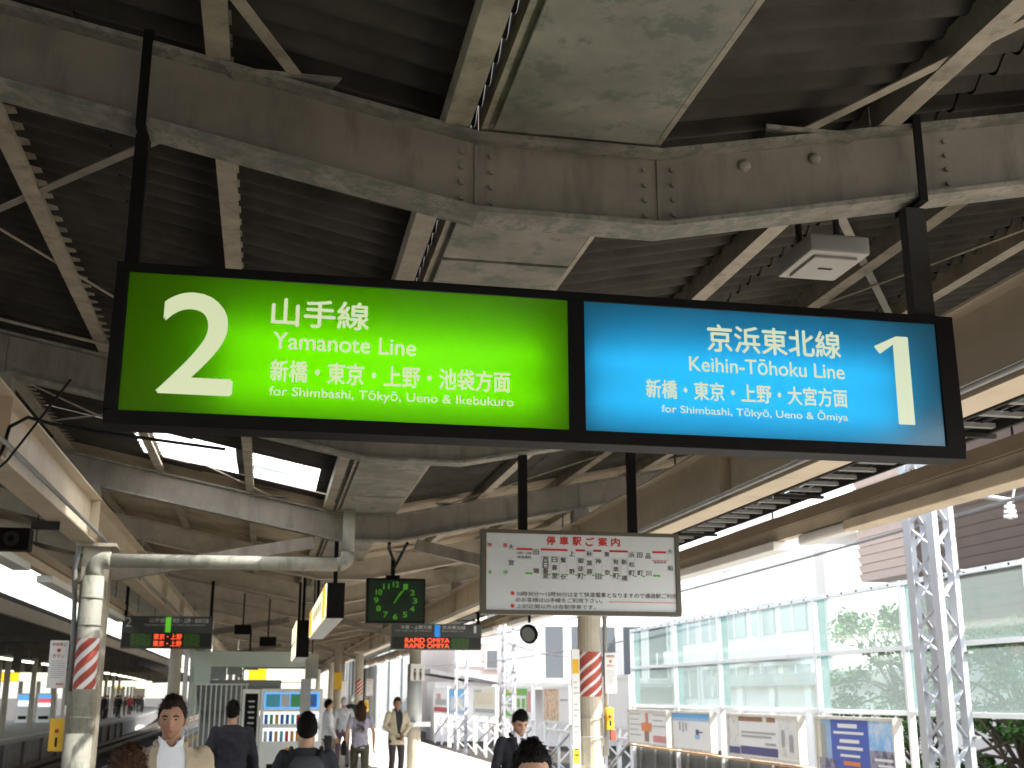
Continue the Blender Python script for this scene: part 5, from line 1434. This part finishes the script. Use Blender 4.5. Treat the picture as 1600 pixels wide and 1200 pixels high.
    if backpack:
        bk = MB(); bk.loft([ell_ring(V(0, .21, .92), .11 * k, .05 * k), ell_ring(V(0, .22, .98), .15 * k, .085 * k), ell_ring(V(0, .22, 1.15), .155 * k, .10 * k), ell_ring(V(0, .20, 1.32), .135 * k, .075 * k), ell_ring(V(0, .18, 1.385), .09 * k, .035 * k)])
        bk_ = thing('backpack', 'dark grey backpack worn by the person before the vending machine', 'backpack', t.location, rad(face))
        bb = bk.build('pack', backpack, bk_, local=True, smooth=True)
        st_ = MB(); st_.loft([ell_ring(V(0, .300, .98), .10 * k, .03 * k), ell_ring(V(0, .318, 1.08), .115 * k, .03 * k), ell_ring(V(0, .30, 1.17), .10 * k, .02 * k)]); st_.build('pocket', backpack, bk_, local=True, smooth=True)
        MB().box(-.035 * k, .035 * k, .322 * k, .329 * k, 1.20 * k, 1.215 * k).build('badge', SILV, bk_, local=True)
        for s_ in (1, -1): MB().tube([V(s_ * .10, .16, 1.36), V(s_ * .115, .08, 1.425), V(s_ * .12, -.02, 1.44), V(s_ * .125, -.12, 1.33), V(s_ * .14, -.13, 1.15), V(s_ * .17, .02, 1.0), V(s_ * .13, .15, .97)], .018 * k, 8).build('strap', RUBBER, bk_, local=True, smooth=True)
    if bag:
        side, z = bag
        bg = thing('handbag', 'black handbag carried by the long haired woman', 'handbag', t.location, rad(face))
        MB().loft([ell_ring(V(side * .30, .0, z - .13), .05 * k, .13 * k), ell_ring(V(side * .30, .0, z), .065 * k, .15 * k), ell_ring(V(side * .29, .0, z + .13), .04 * k, .12 * k)]).build('bag_body', RUBBER, bg, local=True, smooth=True)
        MB().tube([V(side * .29, -.09, z + .12), V(side * .25, -.05, z + .38), V(side * .20, .0, 1.47), V(side * .25, .06, z + .38), V(side * .29, .09, z + .12)], .010 * k, 6).build('strap', RUBBER, bg, local=True, smooth=True)
    return t
NAVYC = cloth('charcoal_suit', (.028, .028, .036)); BEIGE = cloth('beige_jacket', (.40, .33, .24)); WSH = cloth('white_shirt', (.70, .72, .76), .06); SLATE = cloth('slate', (.03, .034, .04)); DTROU = cloth('dark_trousers', (.05, .045, .05))
PURP = cloth('purple_tie', (.10, .03, .12)); LAV = cloth('lavender_top', (.38, .36, .44)); OLIVE = cloth('olive_trousers', (.085, .08, .055)); GREYK = cloth('grey_knit', (.07, .075, .075)); CREAMJ = cloth('cream_jacket', (.50, .44, .33)); PACK = cloth('pack_grey', (.06, .065, .072)); BRNT = cloth('brown_top', (.12, .07, .05))
person('man in open beige jacket over a white shirt walking past the number 2 drain pipe', (-.52, 7.4), 8, 1.69, skin=SKIN2, hair=HGRY, style='swept', top=BEIGE, top_kind='coat', trousers=DTROU, shirt=WSH, head_turn=-10, head_pitch=4, stride=.6, bulk=1.10, voxel=.011)
person('person with curly brown hair seen from behind in front of the beige jacket man', (-.64, 6.3), 175, 1.44, hair=HBRN, style='curly', top=BRNT, top_kind='shirt', trousers=DTROU, stride=.4)
person('man in a charcoal suit walking away towards the black cabinet', (-.34, 13.9), 172, 1.64, top=NAVYC, trousers=NAVYC, style='short', stride=.7, bulk=1.12, head_turn=0)
person('person with short black hair wearing a backpack, seen from behind', (.32, 9.3), 180, 1.565, style='full', top=SLATE, top_kind='coat', trousers=DTROU, stride=.4, backpack=PACK, bulk=1.05)
person('man in a dark suit and purple tie looking down beside the striped column', (2.38, 11.5), 10, 1.58, top=NAVYC, trousers=NAVYC, shirt=WSH, tie=PURP, head_pitch=26, bulk=1.08, voxel=.012, arms={'L': ((.26, -.02, 1.12), (.16, -.24, 1.04)), 'R': ((-.26, -.02, 1.12), (-.12, -.25, 1.02))})
person('black haired person whose forehead shows below the number 1 sign', (.98, 4.5), 0, 1.525, style='full', top=SLATE, top_kind='coat', trousers=DTROU, stride=.3)
person('woman with long brown hair in a lavender top walking away', (1.69, 22.0), 178, 1.60, hair=HBRN, style='long', top=LAV, top_kind='shirt', trousers=OLIVE, stride=.6, bulk=.92, sleeves=False, bag=(1, .86))
person('man in a cream jacket standing on the sunlit strip with clasped hands', (2.65, 25.0), 15, 1.66, skin=SKIN2, hair=HGRY, style='short', top=CREAMJ, top_kind='jacket', trousers=DTROU, shirt=SLATE, bulk=1.05, arms={'L': ((.27, -.02, 1.12), (.07, -.20, .95)), 'R': ((-.27, -.02, 1.12), (-.03, -.21, .94))})
person('person in a white shirt half hidden behind the vending machine', (1.36, 27.0), 100, 1.62, top=WSH, top_kind='shirt', trousers=DTROU, voxel=.016, bulk=1.05, stride=.3)
person('person in a white cap and pale shirt near the distant posts', (1.95, 31.0), 185, 1.66, hair=cloth('white_cap', (.7, .7, .72)), style='short', top=cloth('pale_shirt', (.5, .52, .55)), top_kind='shirt', trousers=cloth('mauve', (.14, .10, .12)), voxel=.016, stride=.6)
person('distant person in a white hat beyond the long haired woman', (2.75, 40.0), 180, 1.70, hair=cloth('white_cap', (.7, .7, .72)), style='full', top=SLATE, top_kind='shirt', trousers=DTROU, voxel=.018, detail=False)
# crowd on the opposite platform: simple small figures
def far_figure():
    mb = MB()
    mb.cur = 0
    mb.loft([ell_ring((0, 0, .74), .15, .11, 10), ell_ring((0, 0, .95), .16, .12, 10), ell_ring((0, 0, 1.25), .20, .13, 10), ell_ring((0, 0, 1.40), .16, .10, 10), ell_ring((0, 0, 1.46), .06, .06, 10)])
    for s_ in (1, -1): mb.tube([(s_ * .19, 0, 1.38), (s_ * .25, .02, 1.1), (s_ * .25, -.05, .86)], [.06, .05, .035], 7)
    mb.cur = 1
    for s_ in (1, -1): mb.tube([(s_ * .09, 0, .85), (s_ * .10, -.03, .48), (s_ * .10, .02, .04)], [.085, .065, .05], 8)
    mb.cur = 2
    mb.sphere((0, -.01, 1.57), .075, .09, .11, 10, 8); mb.tube([(0, 0, 1.42), (0, 0, 1.52)], .05, 8)
    for s_ in (1, -1): mb.sphere((s_ * .25, -.06, .82), .035, .03, .06, 8, 6)
    mb.cur = 3
    mb.sphere((0, .02, 1.60), .085, .092, .10, 10, 8)
    return mb
R_ = random.Random(5)
pal = [SLATE, NAVYC, GREYK, DTROU, WSH, BEIGE, cloth('dark_red', (.28, .05, .05)), LAV]
names = ['in dark slate clothes', 'in a charcoal suit', 'in grey knitwear', 'in near black clothes', 'in a white shirt', 'in a beige coat', 'in a red top', 'in a lavender top']
for i, p_ in enumerate(pal):
    o = far_figure().build('person', [p_, DTROU, SKIN, HBLK], None, smooth=True)
    tag(o, 'distant person ' + names[i] + ' waiting on the opposite platform', 'person', 'crowd on the opposite platform')
    n = 7 if i < 4 else 2
    for j in range(n):
        c = o if j == 0 else o.copy()
        if j: col.objects.link(c)
        y = R_.uniform(92, 150); c.location = (curve_x(y) - R_.uniform(.7, 3.4), y, 0); c.rotation_euler = (0, 0, R_.uniform(-1.5, 2.5)); sc = R_.uniform(.93, 1.05); c.scale = (sc, sc, sc)
o = far_figure().build('person', [cloth('white_red', (.7, .62, .6)), DTROU, SKIN, HBLK], None, smooth=True); o.location = (-13.0, 62, 0)
tag(o, 'person in a white top standing alone before the vending machines on the opposite platform', 'person', 'crowd on the opposite platform')
